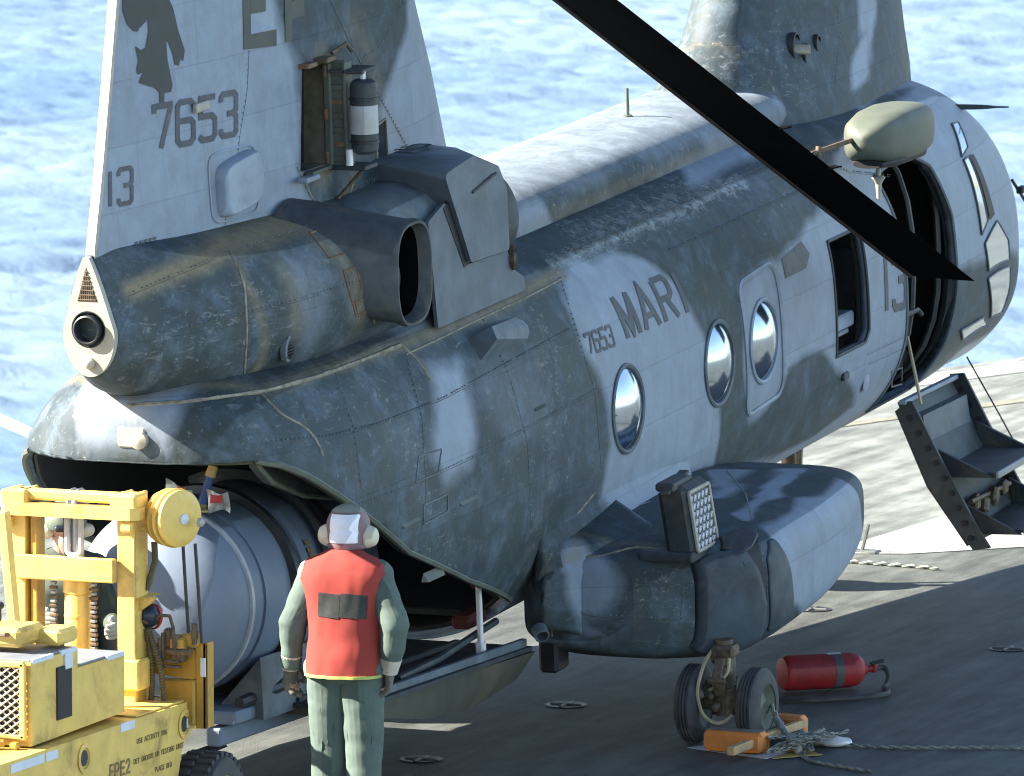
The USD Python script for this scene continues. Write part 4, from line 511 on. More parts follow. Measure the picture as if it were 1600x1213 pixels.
def decal(poly, surf, size=.05):
    g = poly if hasattr(poly, 'geoms') else shapely.MultiPolygon([poly] if not isinstance(poly, list) else poly)
    b = MB()
    for q in g.geoms:
        q = q.simplify(.002)
        if q.area < 1e-5: continue
        v, f = trimesh.creation.triangulate_polygon(q, engine='earcut'); v = np.column_stack([v, np.zeros(len(v))])
        v, f = trimesh.remesh.subdivide_to_size(v, f, size, max_iter=12); P = surf(v[:, :2])
        n = np.cross(P[f[:, 1]]-P[f[:, 0]], P[f[:, 2]]-P[f[:, 0]]).sum(0)
        b.add((P, f if n[1] < 0 else f[:, ::-1]))
    return b.get()
GL = {'1': [[(.3, 0), (.3, 1)]], '3': [[(.02, .82), (.02, .92), (.1, 1), (.5, 1), (.58, .92), (.58, .6), (.48, .52), (.25, .52)], [(.48, .52), (.58, .43), (.58, .08), (.5, 0), (.1, 0), (.02, .08), (.02, .18)]],
      '5': [[(.58, 1), (.06, 1), (.06, .56), (.46, .56), (.58, .46), (.58, .1), (.48, 0), (.12, 0), (.02, .1)]], '6': [[(.58, .84), (.58, .9), (.48, 1), (.12, 1), (.02, .9), (.02, .1), (.12, 0), (.48, 0), (.58, .1), (.58, .46), (.48, .55), (.05, .55)]],
      '7': [[(.0, .84), (.0, 1), (.56, 1), (.56, .92), (.22, 0)]], 'M': [[(.05, 0), (.05, 1)], [(.05, 1), (.3, .1), (.55, 1)], [(.55, 1), (.55, 0)]], 'A': [[(.02, 0), (.3, 1), (.58, 0)], [(.12, .3), (.48, .3)]],
      'R': [[(.05, 0), (.05, 1)], [(.05, 1), (.46, 1), (.56, .9), (.56, .62), (.46, .52), (.05, .52)], [(.3, .52), (.58, 0)]], 'I': [[(.3, 0), (.3, 1)]], 'N': [[(.05, 0), (.05, 1)], [(.05, .98), (.55, .02)], [(.55, 0), (.55, 1)]],
      'E': [[(.05, 0), (.05, 1)], [(.05, 1), (.56, 1)], [(.05, .52), (.48, .52)], [(.05, 0), (.56, 0)]], 'S': [[(.58, .84), (.58, .9), (.48, 1), (.12, 1), (.02, .9), (.02, .62), (.12, .53), (.48, .47), (.58, .38), (.58, .1), (.48, 0), (.12, 0), (.02, .1), (.02, .16)]]}
def stroke_text(s, at, t=.15, gap=.18, upto=None):
    """stroked stencil lettering in the frame given by bottom left, bottom right and top right corners"""
    bl, br, tr = [np.array(q) for q in at]; up = tr-br; W = sum(.3 if c in '1I' else .6 for c in s)+gap*(len(s)-1); out = []; x = 0
    for c in s:
        o = -.15 if c in '1I' else 0
        g = shapely.union_all([LineString(l).buffer(t/2, cap_style=2, join_style=2, mitre_limit=2) for l in GL[c]])
        k = np.array([(br-bl)/W, up]); g = shapely.affinity.affine_transform(g, [k[0, 0], k[1, 0], k[0, 1], k[1, 1], *(bl+(x+o)*k[0])])
        out.append(g); x += (.3 if c in '1I' else .6)+gap
    return out
import shapely.affinity
def flat(gs):
    o = []
    for g in gs: o += list(getattr(g, 'geoms', [g]))
    return shapely.MultiPolygon(o)
def letters(name, gs, surf, mat=None):
    for g in gs: part(HELI, name, decal(flat([g]), surf), mat or M_MARK, True)
letters('serial_digit', stroke_text('7653', TEXT_AT['serial']), surf_py)
letters('side_number_digit', stroke_text('13', TEXT_AT['side_no'], .14), surf_py)
bl, br, tr = [np.array(q) for q in TEXT_AT['marine']]; W4 = .6+.18+.6+.18+.6+.18+.3; WA_ = W4+3*(.6+.18)
letters('service_letter', stroke_text('MARI', [bl, br, tr], .15), surf_fus)
letters('small_serial_digit', stroke_text('7653', TEXT_AT['small'], .17), surf_fus)
letters('nose_number_digit', stroke_text('13', TEXT_AT['nose13'], .15), surf_fus)
bl, br, tr = [np.array(q) for q in TEXT_AT['arrow']]; u = br-bl; v = np.array([0, .14])
part(HELI, 'rescue_arrow', decal(Polygon([bl+[0, -.02], bl+.78*u+[0, -.02], br+[0, .05], bl+.82*u+v, bl+[0, .1]]), surf_fus), M_MARK, True)
bl, br, tr = [np.array(q) for q in TEXT_AT['stencil']]
for k in range(2):
    gs = [shapely.box(-3.82+.05*k+i*.042, 3.475-.03*k, -3.82+.05*k+i*.042+.028, 3.490-.03*k) for i in range(5-k)]
    part(HELI, 'stencil_line', decal(flat(gs), surf_py), M_MARK, True, kind='stuff')
for q in EMBLEM: part(HELI, 'squadron_emblem', decal(Polygon(q).buffer(0).buffer(.004), surf_py), plain('emblem_black', (.02, .026, .026), .5), True)
for q in CODE_LETTERS: part(HELI, 'code_letter', decal(Polygon(q).buffer(0), surf_py), plain('code_green', (.04, .05, .042), .5), True)
# ------------------------------------------------------------------ pylon fittings: beacon blister, open bay with fire bottle
def py_at(x, z, off=0): return np.array([x, -float(py_hw(x, z))-off, z])
def blister(x0, x1, z0, z1, h):
    n = 14; u = np.linspace(-1, 1, n); R = []
    for s in np.linspace(0, 1, 8):
        k = 1-.16*s**2; q = oval(0, 0, k, k, 40, 5); pts = np.stack([(x0+x1)/2+(x1-x0)/2*q[:, 0], (z0+z1)/2+(z1-z0)/2*q[:, 1]+(q[:, 0]*.03)], -1)
        R.append(np.stack([pts[:, 0], -py_hw(pts[:, 0], pts[:, 1])-h*math.sin(s*math.pi/2), pts[:, 1]], -1))
    return fixn(loft(R, True, True))
part(HELI, 'antenna_blister', blister(-3.02, -2.62, 3.51, 3.81, .07), M_LGREY)
part(HELI, 'blister_base', tube(np.array([[q[0], -float(py_hw(q[0], q[1]))-.004, q[1]] for q in oval(-2.84, 3.66, .24, .19, 30, 6)]), .006, 5), M_LGREY)
part(HELI, 'formation_light_strip', cat(box(py_at(-3.12, 4.12, .012), (.17, .03, .05), .01)), M_CREAM)
part(RP, 'bay_back', box((-1.94, -.20, 3.90), (.34, .02, .60)), M_BLACK)
y0 = -float(py_hw(-1.78, 3.9)); DX, DZ = -1.80, 3.90
dr = part(RP, 'open_bay_door', cat(box((DX, y0-.055, DZ), (.03, .14, .60), .01), box((DX-.015, y0-.02, DZ), (.05, .05, .58), .01), box((DX+.01, y0-.125, DZ), (.10, .02, .58), .006)), M_GREEN)
for j in range(7): part(dr, 'door_rib', box((DX-.018, y0-.065, DZ-.25+.08*j), (.02, .10, .03), .006), M_RUST if j % 3 == 1 else M_GREEN)
part(dr, 'door_edge', box((DX-.02, y0-.118, DZ-.08), (.02, .018, .40), .004), M_RUST)
for z in (-.24, 0, .24): part(dr, 'hinge', cyl((DX-.03, y0-.01, DZ+z-.03), (DX-.03, y0-.01, DZ+z+.03), .016, n=10), M_RUST)
BX, BY, BZ = -1.80, y0-.225, 3.68
bt = part(RP, 'fire_bottle', lathe((BX, BY, BZ), (0, 0, 1), [(0, 0), (.05, .0), (.074, .02), (.076, .04), (.076, .37), (.070, .40), (.05, .415), (0, .42)], 28), M_DGREY)
part(bt, 'bottle_label', lathe((BX, BY, BZ+.115), (0, 0, 1), [(.0765, 0), (.0785, .001), (.0785, .159), (.0765, .16)], 28), plain('bottle_label_white', (.42, .43, .44), .5, var=.1, dirt=(.36, .32, .2), dirt_amt=.7))
for z in (.06, .30): part(bt, 'bottle_strap', lathe((BX, BY, BZ+z), (0, 0, 1), [(.0765, 0), (.081, .002), (.081, .016), (.0765, .018)], 24), M_SOOT)
part(bt, 'bottle_valve', cyl((BX, BY, BZ+.41), (BX, BY, BZ+.46), .016), M_WHITE)
part(bt, 'discharge_head', cyl((BX-.06, BY+.07, BZ-.06), (BX-.06, BY+.07, BZ+.03), .020), M_WHITE)
part(RP, 'bay_shelf', box((-1.74, y0-.11, BZ+.46), (.20, .26, .025), .006), M_DGREY)
part(RP, 'bay_shelf', box((-1.75, y0-.11, BZ-.08), (.18, .26, .025), .006), M_DGREY)
part(RP, 'bay_step', box((-2.14, y0-.03, 3.585), (.18, .06, .03), .006), M_LGREY)
part(RP, 'bay_sill', box((-1.95, y0-.015, 3.605), (.30, .05, .02), .005), M_GREEN)
part(RP, 'drain_hose', tube([(-1.70, y0-.18, 3.59), (-1.72, y0-.10, 3.50), (-1.74, y0-.03, 3.42), (-1.78, y0-.02, 3.30)], .012, 6), M_BRASS)
part(RP, 'bay_bracket', box(py_at(-2.03, 4.20, .02), (.12, .08, .025), .006), M_RUST)
part(RP, 'bay_bracket', box(py_at(-1.86, 4.21, .035), (.12, .09, .03), .006), M_BRASS)
part(RP, 'bay_fitting', tube([py_at(-1.76, 4.23, .03), py_at(-1.64, 4.27, .06), py_at(-1.56, 4.22, .05)], .013, 6), M_BRASS)
part(RP, 'slot_rim', tube(np.array([py_at(a, b, .002) for a, b in dens(np.array(SLOT+SLOT[:1]))]), .008, 5), M_SEAL)
part(RP, 'slot_back', prism(SLOT, 1, -.19, -.18), M_BLACK)
part(RP, 'rusty_stud', cyl(py_at(-.62, 3.52, -.02), py_at(-.62, 3.52, .05), .022), M_BRASS)
# round vent on the engine bay
vx, vz = -3.02, 2.80; vy = -float(bb_hw(vx, vz))
part(HELI, 'round_vent', cat(lathe((vx, vy+.02, vz), (.12, -1, -.1), [(.05, 0), (.075, 0), (.078, .03), (.062, .036), (.06, .0)], 24)), M_MGREY)
part(HELI, 'vent_louvres', cat(lathe((vx, vy+.01, vz), (.12, -1, -.1), [(0, 0), (.06, 0), (.06, .01), (0, .012)], 20), *[box((vx, vy-.012, vz-.045+.018*k), (.11, .012, .006), .002) for k in range(6)]), M_BLACK)
# engine work platform plate and scoop on the side
part(HELI, 'cowl_side_panel', prism(fillet_rect([(-1.52, 3.26), (-1.42, 2.64), (-.10, 2.64), (-.12, 2.72), (-.30, 2.80), (-.36, 2.91), (-.97, 2.93), (-1.27, 3.33)], .02), 1, -.822, -.80), M_LGREY2)
part(HELI, 'cowl_gap', prism([(-1.30, 3.30), (-1.20, 3.34), (-.96, 2.93), (-1.02, 2.92)], 1, -.826, -.81), M_BLACK)
hood = fillet_rect([(-1.34, 3.50), (-1.235, 3.335), (-.985, 2.945), (-.41, 2.925), (-.42, 3.28), (-.54, 3.43), (-.90, 3.545)], .03)
part(HELI, 'intake_hood', fixn(hull(np.vstack([[(a, -.855, b) for a, b in hood], [(a*.95-.03, -.60, min(b+.10, 3.53)) for a, b in hood], [(a*.95-.03, -.30, min(b+.12, 3.56)) for a, b in hood]]))), M_LGREY2)
for k, g in enumerate(stroke_text('15', [(-.98, -.52), (-.72, -.52), (-.72, -.36)], .17)):
    m = decal(flat([g]), lambda uv: np.stack([uv[:, 0], uv[:, 1], 3.572+0*uv[:, 0]], -1)); part(HELI, 'cowl_digit', (m[0], np.vstack([m[1], m[1][:, ::-1]])), M_MARK, False)
part(HELI, 'cowl_strut', tube([(-.62, -.87, 3.40), (-.95, -.86, 3.34)], .008, 6), M_SEAM)
part(HELI, 'drain_port', lathe((-.28, -.82, 2.86), (.5, -1, 0), [(.05, -.05), (.075, 0), (.07, .02), (.05, .015), (.045, -.05)], 20), M_BRASS)
sc = line_sc = [fus_pt(-1.02, .66, .0), fus_pt(-.30, .66, .0)]
a_, b_, c_2 = fus_pt(-1.15, .56, -.01), fus_pt(-.15, .56, -.01), fus_pt(-1.1, .66, .14)
part(HELI, 'rain_scoop', fixn(hull(np.array([fus_pt(-1.15, .60, -.02), fus_pt(-.35, .60, -.02), fus_pt(-1.15, .73, -.02), fus_pt(-.35, .73, -.02), fus_pt(-1.15, .64, .15), fus_pt(-1.10, .70, .14), fus_pt(-.40, .66, .02)]))), M_MGREY)
for x, ph, s in ((-2.35, -.02, 1), (-1.62, -.05, 1), (-2.02, -.38, 1), (-.55, .25, .7), (.62, .02, .6)):
    part(HELI, 'foot_step', fixn(hull(np.array([fus_pt(x-.12*s, ph, -.02), fus_pt(x+.12*s, ph, -.02), fus_pt(x-.11*s, ph+.045, -.02), fus_pt(x+.13*s, ph+.045, -.02), fus_pt(x-.1*s, ph+.01, .016), fus_pt(x+.11*s, ph+.01, .016)]))), M_GREEN)
part(HELI, 'door_handle', cat(*[box(fus_pt(x, ph, .008), (.10, .03, .05), .01) for x, ph in ((4.72, -.42),)]), M_DGREY)
part(HELI, 'fuel_filler', lathe(fus_pt(5.25, -.55, .0), (0, -1, -.15), [(.05, 0), (.06, .008), (.05, .014), (0, .014)], 20), M_LGREY)
# ------------------------------------------------------------------ sponsons
def sp_ring(x, s=-1, m=140):
    yo, t, b = [float(q) for q in sp_sec(x)]; r = ring_se(x, (SYI-yo)/2, t, b, SN, m, (yo+SYI)/2)
    if s > 0: r[:, 1] *= -1
    return r
for s in (-1, 1):
    q = part(HELI, 'sponson', fixn(loft([sp_ring(x, s) for x in np.concatenate([np.linspace(SX0, 2.7, 110), np.linspace(2.73, SX1, 24)])])), M_CAMO, prim=paint('sp', 1.0))
    if s < 0: SPN = q
def sp_surf(x, phi, off=0):
    yo, t, b = [float(q) for q in sp_sec(x)]; w, h = (SYI-yo)/2, (t-b)/2; dy, dz = math.cos(phi), math.sin(phi); r = (abs(dy/w)**SN+abs(dz/h)**SN)**(-1/SN)+off
    return np.array([x, (yo+SYI)/2-dy*r, (t+b)/2+dz*r])
# fuel bay bulge, flap and fittings on the outer side
def bulge(x0, x1, p0, p1, h, n=16):
    R = []
    for s in np.linspace(0, 1, 9):
        k = 1-.55*s**1.5; q = oval(0, 0, k, k, 44, 2.6); R.append([sp_surf((x0+x1)/2+(x1-x0)/2*a, (p0+p1)/2+(p1-p0)/2*b, h*math.sin(s*math.pi/2)-.01) for a, b in q])
    return fixn(loft(R, True, True))
def sp_patch(pts, h0=-.01, h1=.03, n=26):
    """a raised piece that follows the sponson's skin, outlined by (station, angle) pairs"""
    g = np.array(Polygon(pts).buffer(-.1*math.sqrt(Polygon(pts).area), join_style=1).buffer(.1*math.sqrt(Polygon(pts).area), join_style=1).segmentize(.05).exterior.coords)[:-1]; c = g.mean(0); R = []
    for k, h in ((1, h0), (1, h1*.55), (.95, h1), (.8, h1), (.55, h1), (.25, h1), (.02, h1)): R.append([sp_surf(*(c+(q-c)*k), h) for q in g])
    return fixn(loft(R, True, True))
def sp_at(q): return [sp_surf(*p) for p in q]
M_FLAP = plain('flap_dark', (.036, .050, .060), .5, var=.5, scale=6, dirt=(.10, .115, .11), dirt_amt=.6)
for n, h, m in (('side_bulge', .065, M_FLAP), ('front_panel', .012, M_FLAP), ('cover_flap', .045, M_SOOT), ('dark_recess', .004, M_BLACK), ('inspection_plate', .008, M_MGREY), ('placard', .006, M_GREEN)): part(SPN, n, sp_patch(SPONSON[n], h1=h), m, 50)
fc = SPONSON['cap'][0]; fn = sp_surf(*fc, .1)-sp_surf(*fc, 0)
part(SPN, 'fuel_cap', lathe(sp_surf(*fc, .0), fn, [(.02, 0), (.060, 0), (.064, .022), (.045, .03), (.04, .012), (0, .014)], 22), M_DGREY)
part(SPN, 'cap_knob', sph(sp_surf(*fc, .03), .020), M_GREEN)
part(SPN, 'drain_flap', fixn(hull(np.array([sp_surf(x, p, o) for x, p, o in ((.95, -.75, -.01), (1.18, -.75, -.01), (.90, -1.15, -.01), (1.10, -1.15, -.01), (1.0, -.9, .02), (1.05, -1.0, .02))]))), M_LGREY)
part(SPN, 'nav_light', sph(sp_surf(1.0, -.62, -.0), .03, (1.6, .6, 1)), M_WHITE)
part(SPN, 'fuel_vent', lathe(sp_surf(-.55, -.9, -.02), (-.7, -.6, -.5), [(.045, 0), (.045, .07), (.036, .07), (.034, .01)], 16), M_MGREY)
part(HELI, 'ramp_bracket', box((-.22, -.98, .53), (.20, .12, .20), .02), M_BLACK)
# fairing between hull and sponson
R = []
for x in np.linspace(-.5, 1.9, 22):
    k = math.sin((x+.5)/2.4*math.pi)**.6; w = float(fus_hw(x, 1.25))
    R.append([(x, -w+.04, 1.0), (x, -w-.04-.16*k, 1.08), (x, -w-.03-.07*k, 1.18+.02*k), (x, -w-.003, 1.26+.10*k), (x, -w+.04, 1.28+.10*k)])
part(HELI, 'wing_root_fairing', fixn(loft(R)), M_CAMO, True, prim=paint('fus', 0.0))
part(HELI, 'sponson_rear_fairing', arr(solid(hull(np.array([(-.50, -1.00, .74), (-.52, -1.04, 1.0), (-.36, -1.07, 1.20), (.60, -1.06, 1.29), (.45, -1.03, .95), (-.30, -1.22, .66), (-.28, -1.24, 1.05), (.30, -1.45, 1.185)]))).refine_to_length(.05)), M_CAMO, prim=paint('sp', 1.0))
# flare dispenser on the sponson's back
FBY, FBZ = .07, -.06
def fb(m): return np.asarray(m[0])+np.array([-.03, FBY, FBZ]), m[1]
FB = part(HELI, 'flare_dispenser', fb(cat(box((.09, -1.79, 1.375), (.36, .19, .42), .035, rotm((1, 0, 0), -8)), box((.02, -1.74, 1.585), (.30, .12, .05), .02), beam((-.16, -1.75, 1.56), (.30, -1.70, 1.60), .06, .02))), M_DGREY)
part(FB, 'dispenser_frame', fb(cat(*[beam(*e, .02, .02) for e in [((-.07, -1.915, 1.21), (.25, -1.915, 1.21)), ((-.07, -1.865, 1.55), (.25, -1.865, 1.55)), ((-.07, -1.915, 1.21), (-.07, -1.865, 1.55)), ((.25, -1.915, 1.21), (.25, -1.865, 1.55))]])), M_CREAM)
tubem = plain('flare_cell_cap', (.62, .63, .66), .5, var=.12)
for i in range(5):
    for j in range(7):
        z = 1.235+.0455*j; y = -1.9085+.05*(z-1.21)/.34; part(FB, 'flare_cell', fb(lathe((-.03+.061*i+(.015 if j % 2 else -.012), y+.012, z), (0, -1, -.14), [(.0215, 0), (.0215, .020), (.017, .022), (.015, .018), (0, .018)], 6)), tubem, False)
part(FB, 'dispenser_base', fb(box((.10, -1.74, 1.18), (.5, .34, .06), .02)), M_DGREY)
# ------------------------------------------------------------------ landing gear
def smooth(p, n=28): return PI(np.arange(len(p)), np.array(p, float))(np.linspace(0, len(p)-1, n))
def wheel(cx, cy, cz=.232, r=.228, w=.135):
    t = part(HELI, 'wheel', lathe((cx, cy-w/2, cz), (0, 1, 0), [(r*.58, .0), (r*.66, -.004), (r*.86, .004), (r*.965, .022), (r*.985, .03)]+[(r*(1.0-(.035 if (k//2) % 2 else 0)), .032+(k+1)//2*.010+(.002 if k % 2 else 0)) for k in range(14)]+[(r*.985, w-.03), (r*.965, w-.022), (r*.86, w-.004), (r*.66, w+.004), (r*.58, w)], 44), M_RUBBER)
    part(t, 'rim', lathe((cx, cy-w/2, cz), (0, 1, 0), [(0, .045), (.03, .02), (.05, .03), (r*.40, .045), (r*.52, .018), (r*.59, .004), (r*.60, w-.004), (r*.52, w-.02), (r*.4, w-.045), (0, w-.045)], 30), M_GREEN)
for s in (-1, 1):
    for yy in (1.765, 2.145): wheel(0, s*yy)
    g = part(HELI, 'main_gear_strut', cat(cyl((0, s*1.95, .20), (0, s*1.95, .62), .05, .055), cyl((0, s*1.80, .232), (0, s*2.11, .232), .035), cyl((0, s*1.95, .18), (0, s*1.95, .34), .075, .07), beam((.10, s*1.95, .30), (.12, s*1.95, .56), .05, .03), beam((.07, s*1.95, .22), (.17, s*1.95, .36), .05, .03)), M_BRASS)
    part(g, 'brake_hose', tube(smooth([(-.06, s*1.92, .58), (-.10, s*1.86, .48), (-.16, s*1.84, .33), (-.15, s*1.87, .20), (-.12, s*1.95, .15), (-.07, s*2.02, .19)]), .011, 6), M_CABLE)
    part(g, 'brake_hose', tube(smooth([(-.05, s*2.0, .58), (-.09, s*2.01, .47), (-.11, s*1.95, .38), (-.07, s*1.88, .33)]), .010, 6), M_CABLE)
    part(g, 'torque_link', cat(beam((-.06, s*1.95, .30), (-.13, s*1.95, .40), .07, .03), beam((-.13, s*1.95, .40), (-.05, s*1.95, .54), .06, .03), cyl((-.13, s*1.90, .40), (-.13, s*2.0, .40), .018)), M_BRASS)
    for q, rr_ in (((-.1, s*1.93, .24), .03), ((-.07, s*1.99, .45), .035), ((.02, s*1.9, .5), .04), ((-.10, s*1.9, .30), .022)): part(g, 'brake_line_fitting', sph(q, rr_), M_BRASS)
    part(g, 'strut_collar', box((-.03, s*1.97, .56), (.12, .14, .07), .015), M_BRASS)
ngx = 6.5
for yy in (-.16, .16): wheel(ngx, yy, .232-ngx*math.tan(math.radians(PITCH))+.01)
nz = -ngx*math.tan(math.radians(PITCH))+.24
part(HELI, 'nose_gear_strut', cat(cyl((ngx, 0, nz), (ngx, 0, .75), .05), cyl((ngx, -.15, nz), (ngx, .15, nz), .03), beam((ngx+.1, 0, nz+.1), (ngx+.25, 0, .7), .05, .05)), M_BRASS)
# ------------------------------------------------------------------ rear ramp
rz = lambda x: .56+(-.45-x)*.085
deck_z = lambda x: .60+(-.45-x)*.075
rp = part(HELI, 'ramp', fixn(hull(np.array([(-.50, s*.98, .60) for s in (-1, 1)]+[(-.50, s*.85, .42) for s in (-1, 1)]+[(-2.0, s*.92, .53) for s in (-1, 1)]+[(-3.0, s*.90, .76) for s in (-1, 1)]+[(-3.0, s*.88, .80) for s in (-1, 1)]+[(-1.2, s*.86, .41) for s in (-1, 1)]))), plain('ramp_underside', (.050, .052, .036), .6, var=.4, scale=4, dirt=(.13, .10, .06), dirt_amt=.6))
pf_ = part(HELI, 'ramp_floor', fixn(hull(np.array([(x, s*.97, z+h) for s in (-1, 1) for x, z in ((-.52, .61), (-3.05, .81)) for h in (0, .025)]))), plain('ramp_plate', (.035, .04, .044), .8, var=.4))
for s in (-1, 1):
    part(HELI, 'ramp_side_rail', beam((-.55, s*.93, .66), (-3.0, s*.90, .84), .04, .05), M_MGREY)
    part(HELI, 'ramp_strut', cat(cyl((-1.03, s*.86, .66), (-1.04, s*.86, 1.14), .018), cyl((-1.03, s*.86, .64), (-1.03, s*.86, .76), .03)), M_WHITE)
    part(HELI, 'ramp_rail', beam((-.8, s*.62, .70), (-3.0, s*.58, .84), .04, .03), M_DGREY)
part(HELI, 'ramp_brace', tube([(-.65, -.80, .80), (-1.6, -.83, .78), (-2.2, -.84, .80)], .022, 8), M_DGREY)
part(HELI, 'ramp_cleat', cat(box((-1.03, -.86, .66), (.09, .07, .05)), box((-2.0, -.88, .755), (.10, .07, .04))), M_LGREY)
part(HELI, 'cabin_webbing', cat(box((-.5, -.72, .98), (.05, .26, .05), .02), box((-.6, -.62, .80), (.3, .12, .08), .03)), plain('red_webbing', (.10, .02, .014), .8))
cl = fillet_rect([(-3.62, 2.28), (-3.35, 2.26), (-2.90, 2.10), (-2.42, 1.89), (-2.60, 1.89), (-3.0, 1.98), (-3.40, 2.13)], .02)
part(HELI, 'clamshell_panel', prism(cl, 1, -.66, -.60), M_DGREY)
part(HELI, 'clamshell_rim', tube(np.array([(a, -.665, b) for a, b in dens(cl)]), .014, 6), M_GREEN)
# ------------------------------------------------------------------ hoist, front door steps, windscreen
HO = part(HELI, 'hoist_housing', fixn(loft([ring_se(x+.14, w, 2.79+t, 2.79-b, 3.4, 48, y) for x, w, t, b, y in [(4.66, .02, .03, .04, -1.16), (4.69, .11, .09, .11, -1.16), (4.78, .17, .135, .155, -1.17), (5.0, .205, .165, .18, -1.18), (5.25, .215, .165, .185, -1.18), (5.45, .20, .15, .175, -1.18), (5.6, .165, .115, .14, -1.17), (5.68, .11, .07, .09, -1.16), (5.71, .02, .02, .02, -1.16)]])), plain('hoist_olive', (.085, .098, .075), .55, var=.2, scale=5, dirt=(.16, .12, .08), dirt_amt=.4), True)
part(HO, 'hoist_arm', cat(beam((4.42, -.95, 2.76), (4.86, -1.10, 2.80), .03, .03), cyl((4.48, -.98, 2.73), (4.50, -.98, 2.80), .02), beam((4.5, -1.0, 2.77), (4.6, -.90, 2.68), .02, .02)), M_BRASS)
part(HO, 'hoist_underside', fixn(loft([ring_se(x+.14, w, 2.66+t, 2.63-b, 2.4, 30, -1.18) for x, w, t, b in [(4.72, .10, .0, .02), (4.9, .17, .03, .04), (5.35, .18, .03, .05), (5.55, .12, 0, .02)]])), M_BLACK)  # black belly stands in for the shade under the housing
hk = part(HO, 'hoist_hook', cat(cyl((5.0, -1.20, 2.62), (5.0, -1.20, 2.49), .016), lathe((5.0, -1.2, 2.55), (0, 0, -1), [(0, 0), (.03, .005), (.045, .02), (.03, .04), (.02, .06), (0, .06)], 16), cyl((5.0, -1.2, 2.49), (5.0, -1.2, 2.39), .02, .014)), M_CREAM)
ST = part(HELI, 'air_stair', fixn(hull(np.array([(5.80, -1.00, .86), (6.82, -1.00, .84), (5.80, -1.05, .90), (6.82, -1.05, .88), (5.86, -1.52, .0), (6.88, -1.52, -.04), (5.86, -1.46, -.03), (6.88, -1.46, -.07), (5.83, -1.20, .36), (6.85, -1.20, .34)]))), M_DGREY)
for x in (5.80, 6.86):
    pr = prism(Polygon([(-1.02, .92), (-1.12, .93), (-1.33, .52), (-1.56, .10), (-1.64, -.02), (-1.52, -.04), (-1.36, .16), (-1.16, .50)]), 0, x-.0, x+.025)
    sp_ = part(ST, 'side_plate', pr, M_DGREY)
    for k in range(9):
        u = k/8; part(sp_, 'lightening_hole', lathe((x-.003, -1.10-.40*u-.03*math.sin(u*3), .82-.78*u), (-1, 0, 0), [(0, 0), (.021, 0), (.021, .003), (0, .004)], 12), M_BLACK)
part(ST, 'top_edge', beam((5.78, -1.06, .925), (6.86, -1.06, .905), .05, .03), M_LGREY)
for y, z, d in ((-1.38, .44, .30), (-1.60, .07, .26)):
    t_ = part(ST, 'step', cat(fixn(hull(np.array([(x, yy, zz) for x in (5.9, 6.82) for yy, zz in ((y+.10, z), (y+.10, z+.02), (y-d+.02, z), (y-d+.02, z+.02))]))), fixn(hull(np.array([(x, yy, zz) for x in (5.88, 5.91) for yy, zz in ((y+.16, z+.18), (y+.12, z-.02), (y-d+.03, z-.01))]))), fixn(hull(np.array([(x, yy, zz) for x in (6.80, 6.83) for yy, zz in ((y+.16, z+.18), (y+.12, z-.02), (y-d+.03, z-.01))])))), M_DGREY)
    part(t_, 'step_nosing', beam((5.88, y-d+.01, z+.008), (6.84, y-d+.01, z+.002), .02, .045), M_STEEL)
part(ST, 'latch_gear', cat(*[box((6.1+.13*k, -1.44-.02*(k % 3), .22-.04*(k % 2)), (.09, .06, .10), .015, rotm((0, 1, 0), 20*k)) for k in range(5)], cyl((5.95, -1.46, .25), (6.75, -1.46, .22), .018)), M_BRASS)
part(ST, 'riser_panel', fixn(hull(np.array([(5.9, -1.20, .52), (6.8, -1.20, .50), (5.9, -1.08, .82), (6.8, -1.08, .80), (5.9, -1.16, .82), (6.8, -1.16, .80)]))), plain('stair_blue_grey', (.075, .095, .115), .5, var=.4, scale=6, dirt=(.05, .05, .05)))
part(ST, 'support_cable', tube([(6.02, -1.02, 1.32), (6.0, -1.08, 1.06), (5.98, -1.12, .88)], .012, 6), M_CABLE)
part(ST, 'hand_line', tube([(7.35, -.98, .95), (7.20, -1.25, .60), (7.05, -1.5, .27), (6.9, -1.66, .02)], .006, 5), M_DGREY)
part(ST, 'handle_rod', tube([(6.80, -1.66, .46), (6.95, -1.70, .46), (7.05, -1.74, .34), (7.08, -1.76, .1)], .012, 6), M_DGREY)
# cockpit glazing laid just proud of the nose skin
def nose_patch(poly, off=.012, size=.07):
    q = Polygon(poly); v, f = trimesh.creation.triangulate_polygon(q, engine='earcut'); v, f = trimesh.remesh.subdivide_to_size(np.column_stack([v, 0*v[:, 0]]), f, size, max_iter=10)
    P = np.array([fus_pt(a, b/1.1, off) for a, b in v[:, :2]]); n = np.cross(P[f[:, 1]]-P[f[:, 0]], P[f[:, 2]]-P[f[:, 0]]).sum(0); return P, (f if n[1] < 0 else f[:, ::-1])
M_GLASSD = usdkit.material(stage, '/World/Looks/dark_windscreen', {'p': ('principled_bsdf', {'base_color': (.42, .48, .54), 'metallic': .85, 'roughness': .09, 'specular_ior_level': .9})}, [], surface='p.BSDF')
for name, poly in NOSE:
    part(HELI, name, nose_patch(poly, .010 if name != 'windscreen_frame' else .014), M_BLACK if name == 'windscreen_frame' else M_GLASSD, True)
    if name != 'windscreen_frame': part(HELI, 'glazing_bar', tube([fus_pt(a, b/1.1, .010) for a, b in dens(np.array(poly+poly[:1]), .08)], .007, 6), M_MGREY)
PT0 = fus_pt(8.02, .86)
part(HELI, 'pitot_tube', tube([PT0+np.array([.37, -.93, -.03])*t for t in (-.06, .10, .20, .25, .34)], [.020, .018, .014, .008, .006], 8), M_DGREY)
